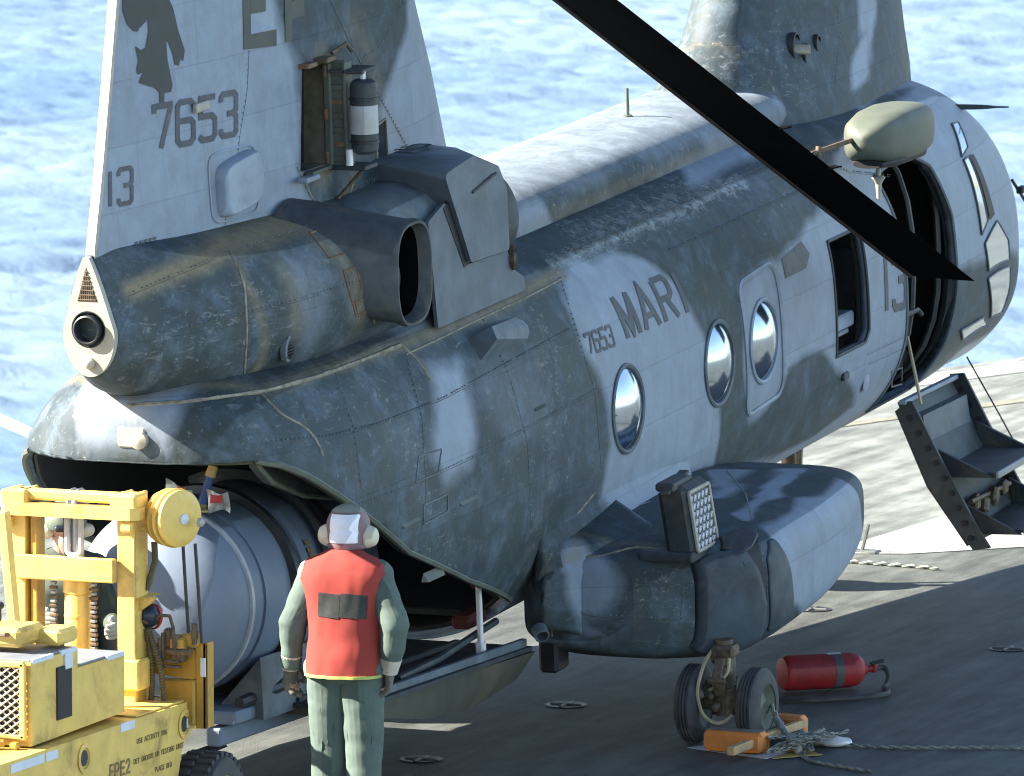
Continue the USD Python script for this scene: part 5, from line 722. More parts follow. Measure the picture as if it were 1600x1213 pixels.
part(HELI, 'wiper', cat(beam(fus_pt(8.9, .5, .03), fus_pt(9.15, .42, .14), .02, .02), box(fus_pt(9.02, .46, .10), (.10, .05, .05), .01)), M_BLACK)
# ------------------------------------------------------------------ rotor head and the drooping blade
T, Pm, H = np.array([4.47, -1.8, 1.99]), np.array([.88, -.83, 4.22]), np.array([-2.2, 0, 5.55])
t_ = np.linspace(0, 1, 40); path = []
for t in t_:
    if t < .55: k = t/.55; path.append(T+(Pm-T)*k)
    else:
        k = (t-.55)/.45; s = Pm+(H-Pm)*k; s[2] = Pm[2]+(Pm[2]-T[2])/np.linalg.norm((Pm-T)[:2])*np.linalg.norm((H-Pm)[:2])*(k-.30*k**2*1.0)*.97*(1-.14*k); path.append(s)
path = np.array(path); dxy = (T-H)[:2]/np.linalg.norm((T-H)[:2]); nrm = np.array([-dxy[1], dxy[0], 0])
ch = .242; sec = [(-1, 0), (-.95, .035), (-.8, .065), (-.4, .075), (.2, .05), (.8, .016), (1, .004), (1, -.004), (.8, -.014), (.2, -.03), (-.4, -.045), (-.8, -.04), (-.95, -.022)]
up = np.array([0, 0, 1.0])
M_BLADE = plain('blade_black', (.004, .004, .004), .9, scale=4, spec=.03)
BLD = part(HELI, 'rotor_blade', fixn(loft([[p+nrm*(-a*ch)+up*b*ch*(1 if i else .5) for a, b in sec] for i, p in enumerate(path[:-3])])), M_BLADE)
part(BLD, 'leading_edge_cap', tube([p-nrm*(-ch*.985)+up*.0 for p in path[:-4]], .020, 8), plain('blade_edge', (.045, .032, .028), .6, var=.4, scale=8))
for k in (9, 12): part(BLD, 'trim_tab', box(path[k]-nrm*ch*1.04, (.14, .06, .008), .002, np.stack([np.append(dxy, 0), nrm, up], 1)), M_BLADE)
part(HELI, 'rotor_head', cat(cyl((-2.2, 0, 5.1), (-2.2, 0, 5.7), .12, .10), cyl((-2.2, 0, 5.42), (-2.2, 0, 5.62), .24, .22), beam(H, path[-5], .14, .10)), M_DGREY)
# ------------------------------------------------------------------ yellow forklift
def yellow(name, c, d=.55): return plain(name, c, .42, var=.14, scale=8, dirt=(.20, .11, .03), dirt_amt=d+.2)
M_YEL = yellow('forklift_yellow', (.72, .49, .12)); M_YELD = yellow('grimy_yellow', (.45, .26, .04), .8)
M_SLATE = plain('slate_hood_top', (.17, .19, .21), .55, dirt=(.4, .38, .33), dirt_amt=.5, scale=5)
M_HOSE = plain('hydraulic_hose', (.10, .085, .04), .6)
M_PALE = plain('pale_tape', (.62, .66, .70), .5, var=.1)
FK = thing('forklift', 'yellow deck forklift with its mast up against the open rear ramp', 'forklift', (-5.9, -.18, 0))
# mast
mast = []
for y in (-.495, .135):
    part(FK, 'mast_rail', cat(box((-5.06, y, 1.16), (.02, .10, 1.62), .004), box((-4.98, y-.04, 1.16), (.16, .02, 1.62), .004), box((-4.98, y+.04, 1.16), (.16, .02, 1.62), .004)), M_YEL)
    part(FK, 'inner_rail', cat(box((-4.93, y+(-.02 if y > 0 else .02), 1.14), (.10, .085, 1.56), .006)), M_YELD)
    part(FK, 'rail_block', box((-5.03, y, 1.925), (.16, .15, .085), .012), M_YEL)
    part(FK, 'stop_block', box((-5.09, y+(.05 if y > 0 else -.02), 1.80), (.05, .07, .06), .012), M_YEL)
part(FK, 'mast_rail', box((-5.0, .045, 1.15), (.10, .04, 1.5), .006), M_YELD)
rr = Polygon([(.21, -5.02), (.21, -5.09), (.17, -5.13), (-.545, -5.13), (-.585, -5.09), (-.585, -5.02)])
part(FK, 'top_crossbar', cat(prism(Polygon([(b, a) for a, b in rr.exterior.coords]), 2, 1.835, 1.90), box((-5.03, -.16, 1.94), (.09, .62, .055), .012)), M_YEL)
part(FK, 'mid_crossbar', box((-5.10, -.155, 1.565), (.05, .585, .125), .006), M_YEL)
part(FK, 'low_crossbar', box((-5.0, -.16, .82), (.06, .60, .12), .008), M_YEL)
part(FK, 'lift_cylinder', cat(cyl((-5.0, -.185, .5), (-5.0, -.185, 1.42), .070, n=28), cyl((-5.0, -.185, 1.42), (-5.0, -.185, 1.52), .076, n=28, bev=.01), cyl((-5.0, -.185, 1.3), (-5.0, -.185, 1.315), .073, n=28)), M_YEL)
part(FK, 'lift_rod', cyl((-5.0, -.185, 1.5), (-5.0, -.185, 1.86), .035), M_STEEL)
part(FK, 'chain_sheave', lathe((-5.0, -.215, 1.90), (0, 1, 0), [(0, 0), (.075, 0), (.08, .01), (.07, .03), (.08, .05), (.075, .06), (0, .06)], 28), M_STEEL)
for i, (y, n) in enumerate(((-.06, 17), (-.29, 17))):
    for k in range(n): part(FK, 'chain_link', cat(box((-5.03, y, 1.50-.024*k), (.03, .03 if k % 2 else .042, .017), .006)), M_STEEL if k % 2 else M_BRASS)
a = np.linspace(0, np.pi, 12); P = [(-5.04, -.145, 1.86)]+[(-5.04, -.185+.04*math.cos(t), 1.66-.035*math.sin(t)) for t in a]+[(-5.04, -.225, 1.86)]
part(FK, 'hose_loop', tube(P, .016, 10), plain('pale_hose', (.42, .42, .42), .5))
part(FK, 'hose_loop', tube([(-5.02, -.125, 1.86), (-5.02, -.125, 1.62), (-5.02, -.15, 1.58)], .012, 8), M_RUBBER)
# hose reel on the right of the mast
ax = np.array([-.36, -.93, -.02]); o = np.array([-4.87, -.615, 1.835])
RL = part(FK, 'hose_reel', lathe(o, ax, [(0, 0), (.135, 0), (.14, .012), (.06, .02), (.06, .03), (.15, .036), (.152, .05), (.07, .056), (.07, .075), (.155, .08), (.157, .10), (.10, .104), (.10, .108), (.148, .112), (.150, .135), (.13, .15), (.10, .155), (0, .158)], 44), M_YEL)
part(RL, 'reel_hub', lathe(o+ax*.155, ax, [(0, 0), (.03, 0), (.028, .012), (0, .014)], 18), M_PALE)
part(RL, 'reel_nipple', lathe(o+ax*.06+np.array([-.0, -.16, -.02]), (0, -1, 0), [(.025, 0), (.022, .02), (.006, .035), (0, .036)], 12), M_CREAM)
part(FK, 'reel_bracket', cat(beam((-5.0, -.50, 1.83), (-4.93, -.66, 1.82), .015, .02), beam((-5.0, -.50, 1.78), (-4.93, -.66, 1.78), .015, .02)), M_YEL)
for y0_, y1_, z1 in ((-.735, -.765, 1.23), (-.805, -.84, 1.18)): part(FK, 'lift_hose', tube([(-4.88, y0_, 1.70), (-4.88, (y0_+y1_)/2, 1.45), (-4.88, y1_, z1)], .0095, 8), M_RUBBER)
part(FK, 'lift_hose', tube([(-4.9, -.58, 1.70), (-4.9, -.585, 1.6), (-4.92, -.545, 1.45)], .018, 8), M_HOSE)
part(FK, 'bracket_plate', fixn(hull(np.array([(x, y, z) for x in (-5.02, -4.99) for y, z in ((-.48, 1.42), (-.64, 1.425), (-.62, 1.40), (-.48, 1.30))]))), M_YEL)
part(FK, 'bracket_web', fixn(hull(np.array([(-5.05, -.49, 1.42), (-5.05, -.60, 1.42), (-4.88, -.49, 1.43), (-4.88, -.62, 1.43), (-5.0, -.49, 1.405)]))), M_YEL)
LP = part(FK, 'work_lamp', lathe((-4.92, -.545, 1.31), (-.75, .25, .1), [(0, -.05), (.05, -.05), (.062, -.02), (.064, .0), (.055, .035), (.035, .06), (0, .07)], 26), plain('lamp_black', (.02, .025, .035), .25))
part(LP, 'lamp_ring', lathe((-4.90, -.551, 1.306), (-.75, .25, .1), [(.060, -.03), (.068, -.03), (.068, -.012), (.060, -.012)], 26), plain('lamp_red', (.35, .03, .02), .4))
def corr(p0, p1, r, n=26, sag=.02):
    t = np.linspace(0, 1, n*2); P = np.array([np.array(p0)+(np.array(p1)-p0)*u+np.array([0, -sag*math.sin(u*math.pi), 0]) for u in t]); return tube(P, [r*(1.12 if k % 2 else .86) for k in range(n*2)], 8)
part(FK, 'corrugated_hose', corr((-4.95, -.55, 1.25), (-4.95, -.58, .87), .016), M_HOSE)
part(FK, 'corrugated_hose', corr((-4.96, -.57, 1.25), (-4.96, -.66, .87), .016), M_HOSE)
# carriage and valves
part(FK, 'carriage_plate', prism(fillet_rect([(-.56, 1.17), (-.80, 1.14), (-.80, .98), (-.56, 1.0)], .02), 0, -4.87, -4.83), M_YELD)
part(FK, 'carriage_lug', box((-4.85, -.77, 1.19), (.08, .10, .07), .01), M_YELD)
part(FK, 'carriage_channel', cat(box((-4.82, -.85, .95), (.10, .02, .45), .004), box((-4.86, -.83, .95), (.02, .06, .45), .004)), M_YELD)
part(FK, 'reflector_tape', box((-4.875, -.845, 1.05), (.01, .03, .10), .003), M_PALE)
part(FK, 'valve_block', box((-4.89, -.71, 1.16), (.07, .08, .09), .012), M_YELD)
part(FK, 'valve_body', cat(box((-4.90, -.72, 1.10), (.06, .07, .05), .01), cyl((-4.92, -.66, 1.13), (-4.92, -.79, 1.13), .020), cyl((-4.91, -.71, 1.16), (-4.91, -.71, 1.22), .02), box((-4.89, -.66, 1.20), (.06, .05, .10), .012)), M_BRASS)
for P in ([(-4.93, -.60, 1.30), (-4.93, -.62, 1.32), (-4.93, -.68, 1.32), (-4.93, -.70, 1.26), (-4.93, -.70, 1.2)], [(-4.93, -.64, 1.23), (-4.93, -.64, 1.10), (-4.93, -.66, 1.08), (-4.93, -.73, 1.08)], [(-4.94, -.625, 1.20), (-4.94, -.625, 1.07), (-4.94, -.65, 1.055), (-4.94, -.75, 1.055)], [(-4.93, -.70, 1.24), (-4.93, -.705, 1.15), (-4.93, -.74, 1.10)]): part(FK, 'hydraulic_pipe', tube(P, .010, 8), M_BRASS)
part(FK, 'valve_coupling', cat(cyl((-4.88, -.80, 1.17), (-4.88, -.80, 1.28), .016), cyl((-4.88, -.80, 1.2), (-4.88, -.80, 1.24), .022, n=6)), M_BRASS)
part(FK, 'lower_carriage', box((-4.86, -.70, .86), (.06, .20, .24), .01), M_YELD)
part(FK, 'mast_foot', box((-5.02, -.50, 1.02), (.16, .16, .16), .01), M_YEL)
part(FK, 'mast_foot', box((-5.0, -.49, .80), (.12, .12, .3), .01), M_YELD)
for y in (-.36, .04): part(FK, 'fork', fixn(hull(np.array([(-4.8, y-.05, .38), (-4.8, y+.05, .38), (-4.8, y-.05, .43), (-4.8, y+.05, .43), (-3.6, y-.05, .42), (-3.6, y+.05, .42), (-3.6, y-.04, .43), (-3.6, y+.04, .43)]))), M_BLACK)
# chassis with a raised hood
CY = -.18
def cbox(x0, x1, hw, z0, z1, bev=.012): return box(((x0+x1)/2, CY, (z0+z1)/2), (x1-x0, 2*hw, z1-z0), bev)
ch_poly = [(-7.6, .25), (-7.6, .865), (-4.86, .865), (-4.72, .74), (-4.74, .70), (-4.86, .72), (-4.96, .62), (-5.02, .45), (-5.03, .25)]
part(FK, 'chassis', prism(ch_poly, 1, CY-.58, CY+.58), M_YEL)
part(FK, 'deck_plate', cbox(-5.48, -4.86, .56, .866, .875, .003), M_YEL)
hd = [(-6.60, .875), (-6.60, 1.30), (-6.05, 1.30), (-6.05, 1.20), (-5.49, 1.20), (-5.49, .895)]
HD = part(FK, 'hood', prism(hd, 1, CY-.50, CY+.50), M_YEL)
part(HD, 'hood_top', cat(cbox(-6.585, -6.07, .49, 1.30, 1.312, .004)), M_SLATE)
part(HD, 'hood_top', cat(cbox(-6.03, -5.50, .49, 1.20, 1.212, .004)), M_SLATE)
part(HD, 'edge_tape', box((-6.46, CY-.496, 1.300), (.24, .02, .026), .003), M_PALE)
part(HD, 'edge_tape', box((-6.16, CY-.496, 1.300), (.18, .02, .026), .003), M_PALE)
part(HD, 'edge_tape', box((-5.60, CY-.496, 1.200), (.20, .02, .026), .003), M_PALE)
part(HD, 'side_vent', box((-6.22, CY-.500, 1.10), (.17, .02, .27), .004), M_BLACK)
part(HD, 'vent_tape', box((-6.17, CY-.502, 1.255), (.09, .02, .085), .003), M_PALE)
gm = MB()
gx, gy0, gy1, gz0, gz1 = -6.625, CY-.46, CY+.46, .93, 1.28
part(HD, 'grille_back', box((-6.604, CY, 1.10), (.01, .92, .36), .002), M_BLACK)
gi = 0
st = .052
for d in (1, -1):
    for k in range(-8, 28):
        y0_ = gy0+k*st; p = (y0_, gz0) if d > 0 else (y0_, gz1); q = (y0_+.35*1.35, gz1) if d > 0 else (y0_+.35*1.35, gz0)
        s_ = LineString([p, q]).intersection(shapely.box(gy0, gz0, gy1, gz1))
        if s_.is_empty or s_.length < .03: continue
        c2 = np.array(s_.coords); part(HD, 'grille_bar', beam((gx+.003*d, *c2[0]), (gx+.003*d, *c2[-1]), .008, .006, (1, 0, 0), .001), M_CREAM, False)
part(HD, 'grille_frame', cat(box((gx, gy0-.01, 1.105), (.03, .03, .39), .006), box((gx, CY, gz1+.012), (.03, .96, .03), .006), box((gx, CY-.25, gz0-.005), (.03, .46, .02), .006)), M_YEL)
part(HD, 'radiator', box((-6.612, CY, 1.1), (.005, .5, .3), .002), plain('radiator_brown', (.30, .14, .07), .8, var=.6, scale=14))
part(HD, 'hook_plate', cat(box((gx-.01, CY-.28, .93), (.03, .02, .12), .005), box((gx-.01, CY-.2, .985), (.03, .18, .02), .005)), M_YEL)
part(FK, 'coupling_clutter', cat(*[box((-6.66-.02*k, CY-.44+.07*k, .885+.012*(k % 3)), (.05, .045, .035), .008, rotm((0, 0, 1), 25*k)) for k in range(6)], cyl((-6.7, CY-.05, .90), (-6.7, CY+.1, .93), .03)), M_YELD)
part(FK, 'tow_ball', sph((-6.72, CY-.28, .92), .04), plain('grey_rag', (.35, .33, .32), .8))
for a_, b_ in ((-7.0, -6.62), (-6.6, -6.46)): part(FK, 'chassis_tape', box(((a_+b_)/2, CY-.581, .825), (b_-a_, .006, .045), .002), M_PALE)
part(FK, 'chassis_tape', box((-5.63, CY-.581, .845), (.17, .006, .045), .002), M_PALE)
part(FK, 'chassis_tape', box((-4.85, CY-.582, .755), (.11, .006, .05), .002), M_PALE)
for x, z in ((-4.93, .755), (-6.15, .755)): part(FK, 'lifting_eye', lathe((x, CY-.579, z), (0, -1, 0), [(.075, 0), (.078, .008), (.055, .010), (.05, .0), (.045, -.002), (0, -.001)], 26), M_YEL); part(FK, 'eye_hole', lathe((x, CY-.578, z), (0, -1, 0), [(0, .0), (.042, 0), (.042, .004), (0, .005)], 24), M_SOOT)
def side_text(s, x, z, h, slope=0):
    m = meshkit.text_mesh(s, h, .002, bold=True); v = np.array(m.vertices); P = np.stack([x+v[:, 0]*1.05, np.full(len(v), CY-.5805)-v[:, 2], z+v[:, 1]], -1)
    return P, np.array(m.faces)
M_INK = plain('stencil_ink', (.20, .14, .045), .7, var=.6, scale=60)
for s, x, z in (('USE  ACTIVITY  10A', -5.52, .735), ('DET  ORDERS  OR  TESTING  UNIT', -5.56, .635), ('PLACE  BED', -5.30, .555)): part(FK, 'stencil_text', side_text(s, x, z, .026), M_INK, False, kind='stuff')
part(FK, 'stencil_text', side_text('FPE2', -5.86, .60, .075), M_INK, False, kind='stuff')
part(FK, 'hydraulic_tank', cat(box((-6.28, CY-.16, 1.39), (.30, .40, .10), .03)), M_YEL)
part(FK, 'seat_bolster', box((-6.10, CY-.40, 1.37), (.22, .16, .08), .03), M_YEL)
part(FK, 'tank_strap', cat(beam((-6.44, CY-.30, 1.41), (-6.40, CY-.05, 1.405), .05, .02)), M_BRASS)
part(FK, 'lever_knob', cat(sph((-6.2, CY-.14, 1.52), .02), cyl((-6.2, CY-.14, 1.40), (-6.2, CY-.14, 1.51), .006)), M_BLACK)
part(FK, 'guard_leg', beam((-5.62, -.12, 1.30), (-5.62, -.06, 1.92), .06, .05), M_YEL)
part(FK, 'guard_leg', beam((-5.62, CY+.40, 1.20), (-5.62, CY+.40, 1.90), .06, .05), M_YEL)
for y in (CY-.62, CY+.62):
    for x, r in ((-4.74, .285), (-6.9, .285)):
        s_ = -1 if y < CY else 1
        w_ = part(FK, 'wheel', lathe((x, y-.11, r), (0, 1, 0), [(r*.62, .0), (r*.70, -.006), (r*.9, .0), (r*.97, .02), (r, .05), (r, .17), (r*.97, .20), (r*.9, .22), (r*.7, .226), (r*.62, .22)], 52), M_RUBBER)
        part(w_, 'tread', cat(*[box((x+(r+.002)*math.cos(t), y+.05*q, r+(r+.002)*math.sin(t)), (.03, .09, .035), .004, rotm((0, -1, 0), math.degrees(t))) for k in range(30) for q, t in ((1, 2*math.pi*k/30), (-1, 2*math.pi*(k+.5)/30))]), M_RUBBER, kind='stuff')
        part(w_, 'rim', lathe((x, y-.11, r), (0, 1, 0), [(0, .03), (.09, .03), (.10, .045), (r*.42, .06), (r*.55, .02), (r*.635, .0), (r*.64, .22), (r*.55, .2), (r*.42, .16), (.1, .175), (0, .19)], 34), M_YEL)
# ------------------------------------------------------------------ domed grey container on its cradle
M_DRUM = plain('container_grey', (.15, .19, .25), .45, var=.12, scale=3, dirt=(.18, .18, .17), dirt_amt=.4, bump=.0015)
CT = thing('domed_container', 'large grey domed cylindrical container being pushed up the rear ramp', 'container', (-2.8, -.06, .45))
X0, CYc, CZ, Rr = -3.95, -.06, 1.20, .555
part(CT, 'domed_end', lathe((X0, CYc, CZ), (1, 0, 0), [(0, 0), (.10, .004), (.22, .025), (.33, .065), (.42, .12), (.475, .185), (.505, .27), (.512, .34), (.512, .50)], 80), M_DRUM, 60)
part(CT, 'seam_ring', lathe((X0+.30, CYc, CZ), (1, 0, 0), [(.50, 0), (.524, .004), (.527, .02), (.524, .036), (.50, .04)], 80), plain('ring_grey', (.36, .39, .42), .4, dirt=(.2, .17, .1)))
part(CT, 'barrel', lathe((X0+.48, CYc, CZ), (1, 0, 0), [(.40, 0), (.525, 0), (.53, .02), (.53, .46), (.555, .47), (.56, .55), (.55, .56), (.55, 1.5), (0, 1.52)], 80), M_DRUM, 40)
part(CT, 'gasket_ring', lathe((X0+.80, CYc, CZ), (1, 0, 0), [(.53, 0), (.575, .006), (.585, .035), (.575, .064), (.53, .07)], 80), M_SOOT)
part(CT, 'gasket_ring', lathe((X0+1.35, CYc, CZ), (1, 0, 0), [(.55, 0), (.60, .006), (.605, .05), (.60, .09), (.55, .1)], 80), M_SOOT)
part(CT, 'sling_strap', tube([(X0+1.2, CYc-.60*math.cos(t), CZ+.60*math.sin(t)) for t in np.linspace(-1.3, 2, 30)], .03, 6), M_DGREY)
for s in (-1, 1):
    part(CT, 'cradle_beam', cat(box((-3.0, CYc+s*.36, .50), (1.62, .09, .10), .012)), M_DRUM)
    part(CT, 'cradle_saddle', fixn(hull(np.array([(x, CYc+s*y, z) for x in (-3.5, -2.4) for y, z in ((.20, .56), (.52, .56), (.50, .90), (.36, .72))]))), M_MGREY)
part(CT, 'cradle_plank', cat(box((-3.46, CYc-.22, .60), (.6, .50, .07), .01)), M_DRUM)
part(CT, 'cradle_plank', cat(box((-2.8, CYc-.30, .585), (.7, .40, .06), .01)), M_DRUM)
part(CT, 'chock_strap', tube([(-3.6, CYc-.42, .66), (-3.2, CYc-.52, .72), (-2.6, CYc-.56, .80)], .035, 8), M_SOOT)
for k, (u, w) in enumerate(((.30, .0), (.36, .06), (.44, .0))): part(CT, 'stencil_mark', fixn(hull(np.array([(X0+1.05+.06*j, CYc-(.562)*math.cos(t), CZ+.562*math.sin(t)) for j in (0, 1) for t in (u, u+.05, u+.025)]))), M_INK)
# lifting post with tags on top of the dome
px_, py__ = -3.52, -.22
PO = part(CT, 'vent_post', cyl((px_, py__, 1.70), (px_+.03, py__-.045, 1.88), .026, .024), plain('post_blue', (.03, .07, .22), .45, dirt=(.2, .2, .2), dirt_amt=.3))
part(PO, 'post_foot', lathe((px_, py__, 1.685), (0, 0, 1), [(0, 0), (.075, 0), (.075, .012), (.04, .025), (.03, .04), (0, .04)], 22), plain('foot_brass', (.35, .29, .11), .45, metal=.2))
part(PO, 'post_cap', cyl((px_+.028, py__-.042, 1.87), (px_+.04, py__-.06, 1.93), .030, .027), plain('cap_tan', (.50, .36, .14), .5))
M_FOIL = plain('silver_tag', (.32, .34, .33), .3, metal=.4, var=.3); M_REDM = plain('tag_red', (.45, .03, .04), .5)
def tagsheet(p, u, v, n=7, amp=.012):
    g = np.linspace(0, 1, n); V = [np.array(p)+np.array(u)*a+np.array(v)*b+np.array([amp*math.sin(6*a+4*b), 0, amp*math.cos(5*a-3*b)]) for a in g for b in g]
    F = [(i*n+j, (i+1)*n+j, (i+1)*n+j+1, i*n+j+1) for i in range(n-1) for j in range(n-1)]; return np.array(V), np.array(F)
tg = part(PO, 'foil_tag', tagsheet((-3.56, -.03, 1.85), (0, -.16, -.05), (.02, .02, -.10)), M_FOIL, True)
part(tg, 'red_mark', tagsheet((-3.575, -.105, 1.825), (0, -.05, -.01), (.0, .0, -.05), 4, .004), M_REDM, True)
tg = part(PO, 'foil_tag', tagsheet((-3.56, -.27, 1.80), (0, -.13, .0), (.01, -.01, -.11)), M_FOIL, True)
part(tg, 'red_mark', tagsheet((-3.575, -.30, 1.785), (0, -.07, .0), (.0, .0, -.045), 4, .004), M_REDM, True)
bx = thing('cargo_strap', 'dark ratchet strap with tan end and red band beside the red-vested worker\'s head', 'strap', (-2.7, -.5, 1.5))
part(bx, 'strap_end', beam((-2.72, -.46, 1.66), (-2.70, -.55, 1.54), .05, .02), M_CABLE)
part(bx, 'red_band', beam((-2.705, -.578, 1.505), (-2.70, -.60, 1.465), .065, .026), M_REDM)
part(bx, 'strap_web', beam((-2.70, -.545, 1.545), (-2.68, -.68, 1.36), .055, .018), M_DGREY)
# ------------------------------------------------------------------ people
ICO = np.array(trimesh.creation.icosphere(2, 1.0).vertices)
def bone(a, ra, b, rb, sa=(1, 1, 1), sb=None):
    sb = sa if sb is None else sb
    return man(hull(np.vstack([np.array(a)+ICO*ra*np.array(sa), np.array(b)+ICO*rb*np.array(sb)])))
def fuse(bs, edge=.02, it=10):
    M = manifold3d.Manifold.batch_boolean(bs, manifold3d.OpType.Add).refine_to_length(edge)
    v, f = arr(M); t = trimesh.Trimesh(v, f, process=True); trimesh.smoothing.filter_taubin(t, .5, .53, it); return np.array(t.vertices), np.array(t.faces)
def wrinkle(m, amp, sc=(9, 9, 4), seed=1):
    t = trimesh.Trimesh(m[0], m[1], process=False); n = t.vertex_normals; k = meshkit.fbm(np.asarray(m[0])*np.array(sc), 3, seed)-.5
    return np.asarray(m[0])+n*(k*amp*2)[:, None], m[1]
def hand(w, d, side, palm, curl, s=1.0, g=0.0):
    """bones of a hand: w wrist, d direction of the fingers, side the thumb's side, palm the way the palm faces"""
    w, d, side, palm = [np.asarray(q, float) for q in (w, d, side, palm)]; B = []
    kn = [w+d*.085*s+side*(.033-.021*k)*s for k in range(4)]
    for k in kn: B.append(bone(w+side*.0+d*.01, .022*s+g, k, .0125*s+g))
    for k, (kk, ln) in enumerate(zip(kn, (.072, .080, .074, .058))):
        p = kk; a = curl*(.8+.1*k); dd = d
        for j, fr in enumerate((.45, .32, .23)):
            dd = d*math.cos(a*(j+.6))+palm*math.sin(a*(j+.6)); q = p+dd*ln*fr*s; B.append(bone(p, (.0105-.001*j)*s+g, q, (.0095-.001*j)*s+g)); p = q
    p = w+d*.02*s+side*.022*s; q = p+(d*.6+side*.75+palm*.3)*.038*s; B.append(bone(p, .014*s+g, q, .012*s+g)); r = q+(d*.95+side*.2+palm*.35)*.032*s; B.append(bone(q, .0115*s+g, r, .010*s+g)); B.append(bone(r, .010*s+g, r+(d+palm*.3)*.022*s, .008*s+g))
    return B
def head_bones(c, f, s):
    """head about its centre c, f forward, s the head's right"""
    c, f, s = [np.asarray(q, float) for q in (c, f, s)]; u = np.array([0, 0, 1.0])
    B = [man(hull(c+u*.03+f*-.012+ICO*np.array([.095, .095, .098]))), man(hull(np.vstack([c+f*.035-u*.055+ICO*.052, c+f*.045-u*.095+ICO*.030, c-f*.01-u*.03+ICO*.068])))]
    B += [bone(c+f*.088+u*.012, .010, c+f*.112-u*.022, .014), bone(c+f*.095-u*.055-s*.018, .009, c+f*.095-u*.055+s*.018, .009), bone(c+f*.088-u*.066-s*.014, .008, c+f*.088-u*.066+s*.014, .008)]
    for k in (-1, 1): B += [bone(c+s*k*.082+u*.015, .012, c+s*k*.080-u*.025, .010), bone(c+f*.072+u*.03+s*k*.02, .012, c+f*.068+u*.03+s*k*.05, .012)]
    return B
def figure(J, g, hands=True, head=True, parts='all'):
    R = dict(J['r']); B = []
    for a, b, ra, rb, sa, sb, grp in J['bones']:
        if parts == 'all' or grp in parts: B.append(bone(J['p'][a], ra+g, J['p'][b], rb+g, sa, sb))
    return B
def pose(base, f, height, arms, lean=0.0, legs=((.02, .10), (-.02, .10))):
    """joints in the world: base on the deck, f the way the figure faces; arms: (elbow, wrist) offsets (forward, outward, up from the shoulder)"""
    k = height/1.76; f = np.array([f[0], f[1], 0.0]); f /= np.linalg.norm(f); s = np.cross(f, [0, 0, 1]); o = np.array(base, float)
    at = lambda a, b, c: o+f*a*k+s*b*k+np.array([0, 0, c*k]); P = {}
    P['pelvis'] = at(0, 0, .93); P['waist'] = at(-.01+lean*.15, 0, 1.10); P['chest'] = at(-.02+lean*.3, 0, 1.30); P['neck'] = at(-.015+lean*.5, 0, 1.47); P['head'] = at(.02+lean*.6, 0, 1.625)
    sc = np.array([1, 1, 1])
    ell = lambda a, b, c: tuple(np.abs(f)*a+np.abs(s)*b+np.array([0, 0, c]))
    bones = [('pelvis', 'waist', .125, .118, ell(.82, 1.15, .8), ell(.86, 1.12, .8), 'torso'), ('waist', 'chest', .118, .132, ell(.86, 1.12, .8), ell(.86, 1.22, .9), 'torso'), ('neck', 'head', .056, .058, (1, 1, 1), None, 'neck')]
    for i, q in ((0, -1), (1, 1)):
        P[f'sh{i}'] = at(-.02+lean*.38, .175*q, 1.405); e, w = arms[i]
        P[f'el{i}'] = P[f'sh{i}']+(f*e[0]+s*q*e[1]+np.array([0, 0, e[2]]))*k; P[f'wr{i}'] = P[f'el{i}']+(f*w[0]+s*q*w[1]+np.array([0, 0, w[2]]))*k
        P[f'hp{i}'] = at(0, .085*q, .90); P[f'kn{i}'] = at(.02+legs[i][0]*.5, legs[i][1]*q, .49); P[f'an{i}'] = at(legs[i][0], (legs[i][1]+.01)*q, .09); P[f'to{i}'] = at(legs[i][0]+.15, (legs[i][1]+.035)*q, .035); P[f'he{i}'] = at(legs[i][0]-.05, (legs[i][1]+.01)*q, .04)
        bones += [('chest', f'sh{i}', .115, .066, ell(.9, 1.1, .9), (1, 1, 1), 'torso'), ('neck', f'sh{i}', .052, .058, (1, 1, 1), None, 'torso'), (f'sh{i}', f'el{i}', .060, .045, (1, 1, 1), None, 'arm'), (f'el{i}', f'wr{i}', .045, .024, (1, 1, 1), None, 'arm'),
                  ('pelvis', f'hp{i}', .115, .092, ell(.95, 1, .9), None, 'leg'), (f'hp{i}', f'kn{i}', .092, .060, (1, 1, 1), None, 'leg'), (f'kn{i}', f'an{i}', .060, .040, (1, 1, 1), None, 'leg'), (f'an{i}', f'to{i}', .040, .032, (1, 1, 1), None, 'foot'), (f'an{i}', f'he{i}', .038, .036, (1, 1, 1), None, 'foot')]
    return {'p': P, 'bones': bones, 'r': {}, 'f': f, 's': s, 'k': k}
M_SKIN = plain('skin', (.46, .25, .18), .5, var=.1)
M_OVER = plain('green_coverall', (.085, .120, .102), .9, var=.22, scale=5, dirt=(.06, .075, .06), dirt_amt=.5, bump=.0)
M_VEST = plain('red_vest', (.28, .036, .026), .9, var=.16, scale=6, dirt=(.25, .03, .03), dirt_amt=.5)
M_GLOVE = plain('soiled_glove', (.13, .115, .09), .8, var=.5, scale=20); M_CUFF = plain('pale_cuff', (.50, .45, .37), .85, var=.2)
M_BOOT = plain('boot_black', (.02, .02, .02), .5); M_SHELL = plain('helmet_maroon_grey', (.20, .125, .13), .6, var=.25, scale=10); M_EAR = plain('ear_cup_cream', (.62, .56, .42), .5, var=.1)
def ellipsoid(c, r): return man(hull(np.asarray(c)+ICO*np.asarray(r)))
def offset(m, d): t = trimesh.Trimesh(m[0], m[1], process=False); return np.asarray(m[0])+t.vertex_normals*d, m[1]
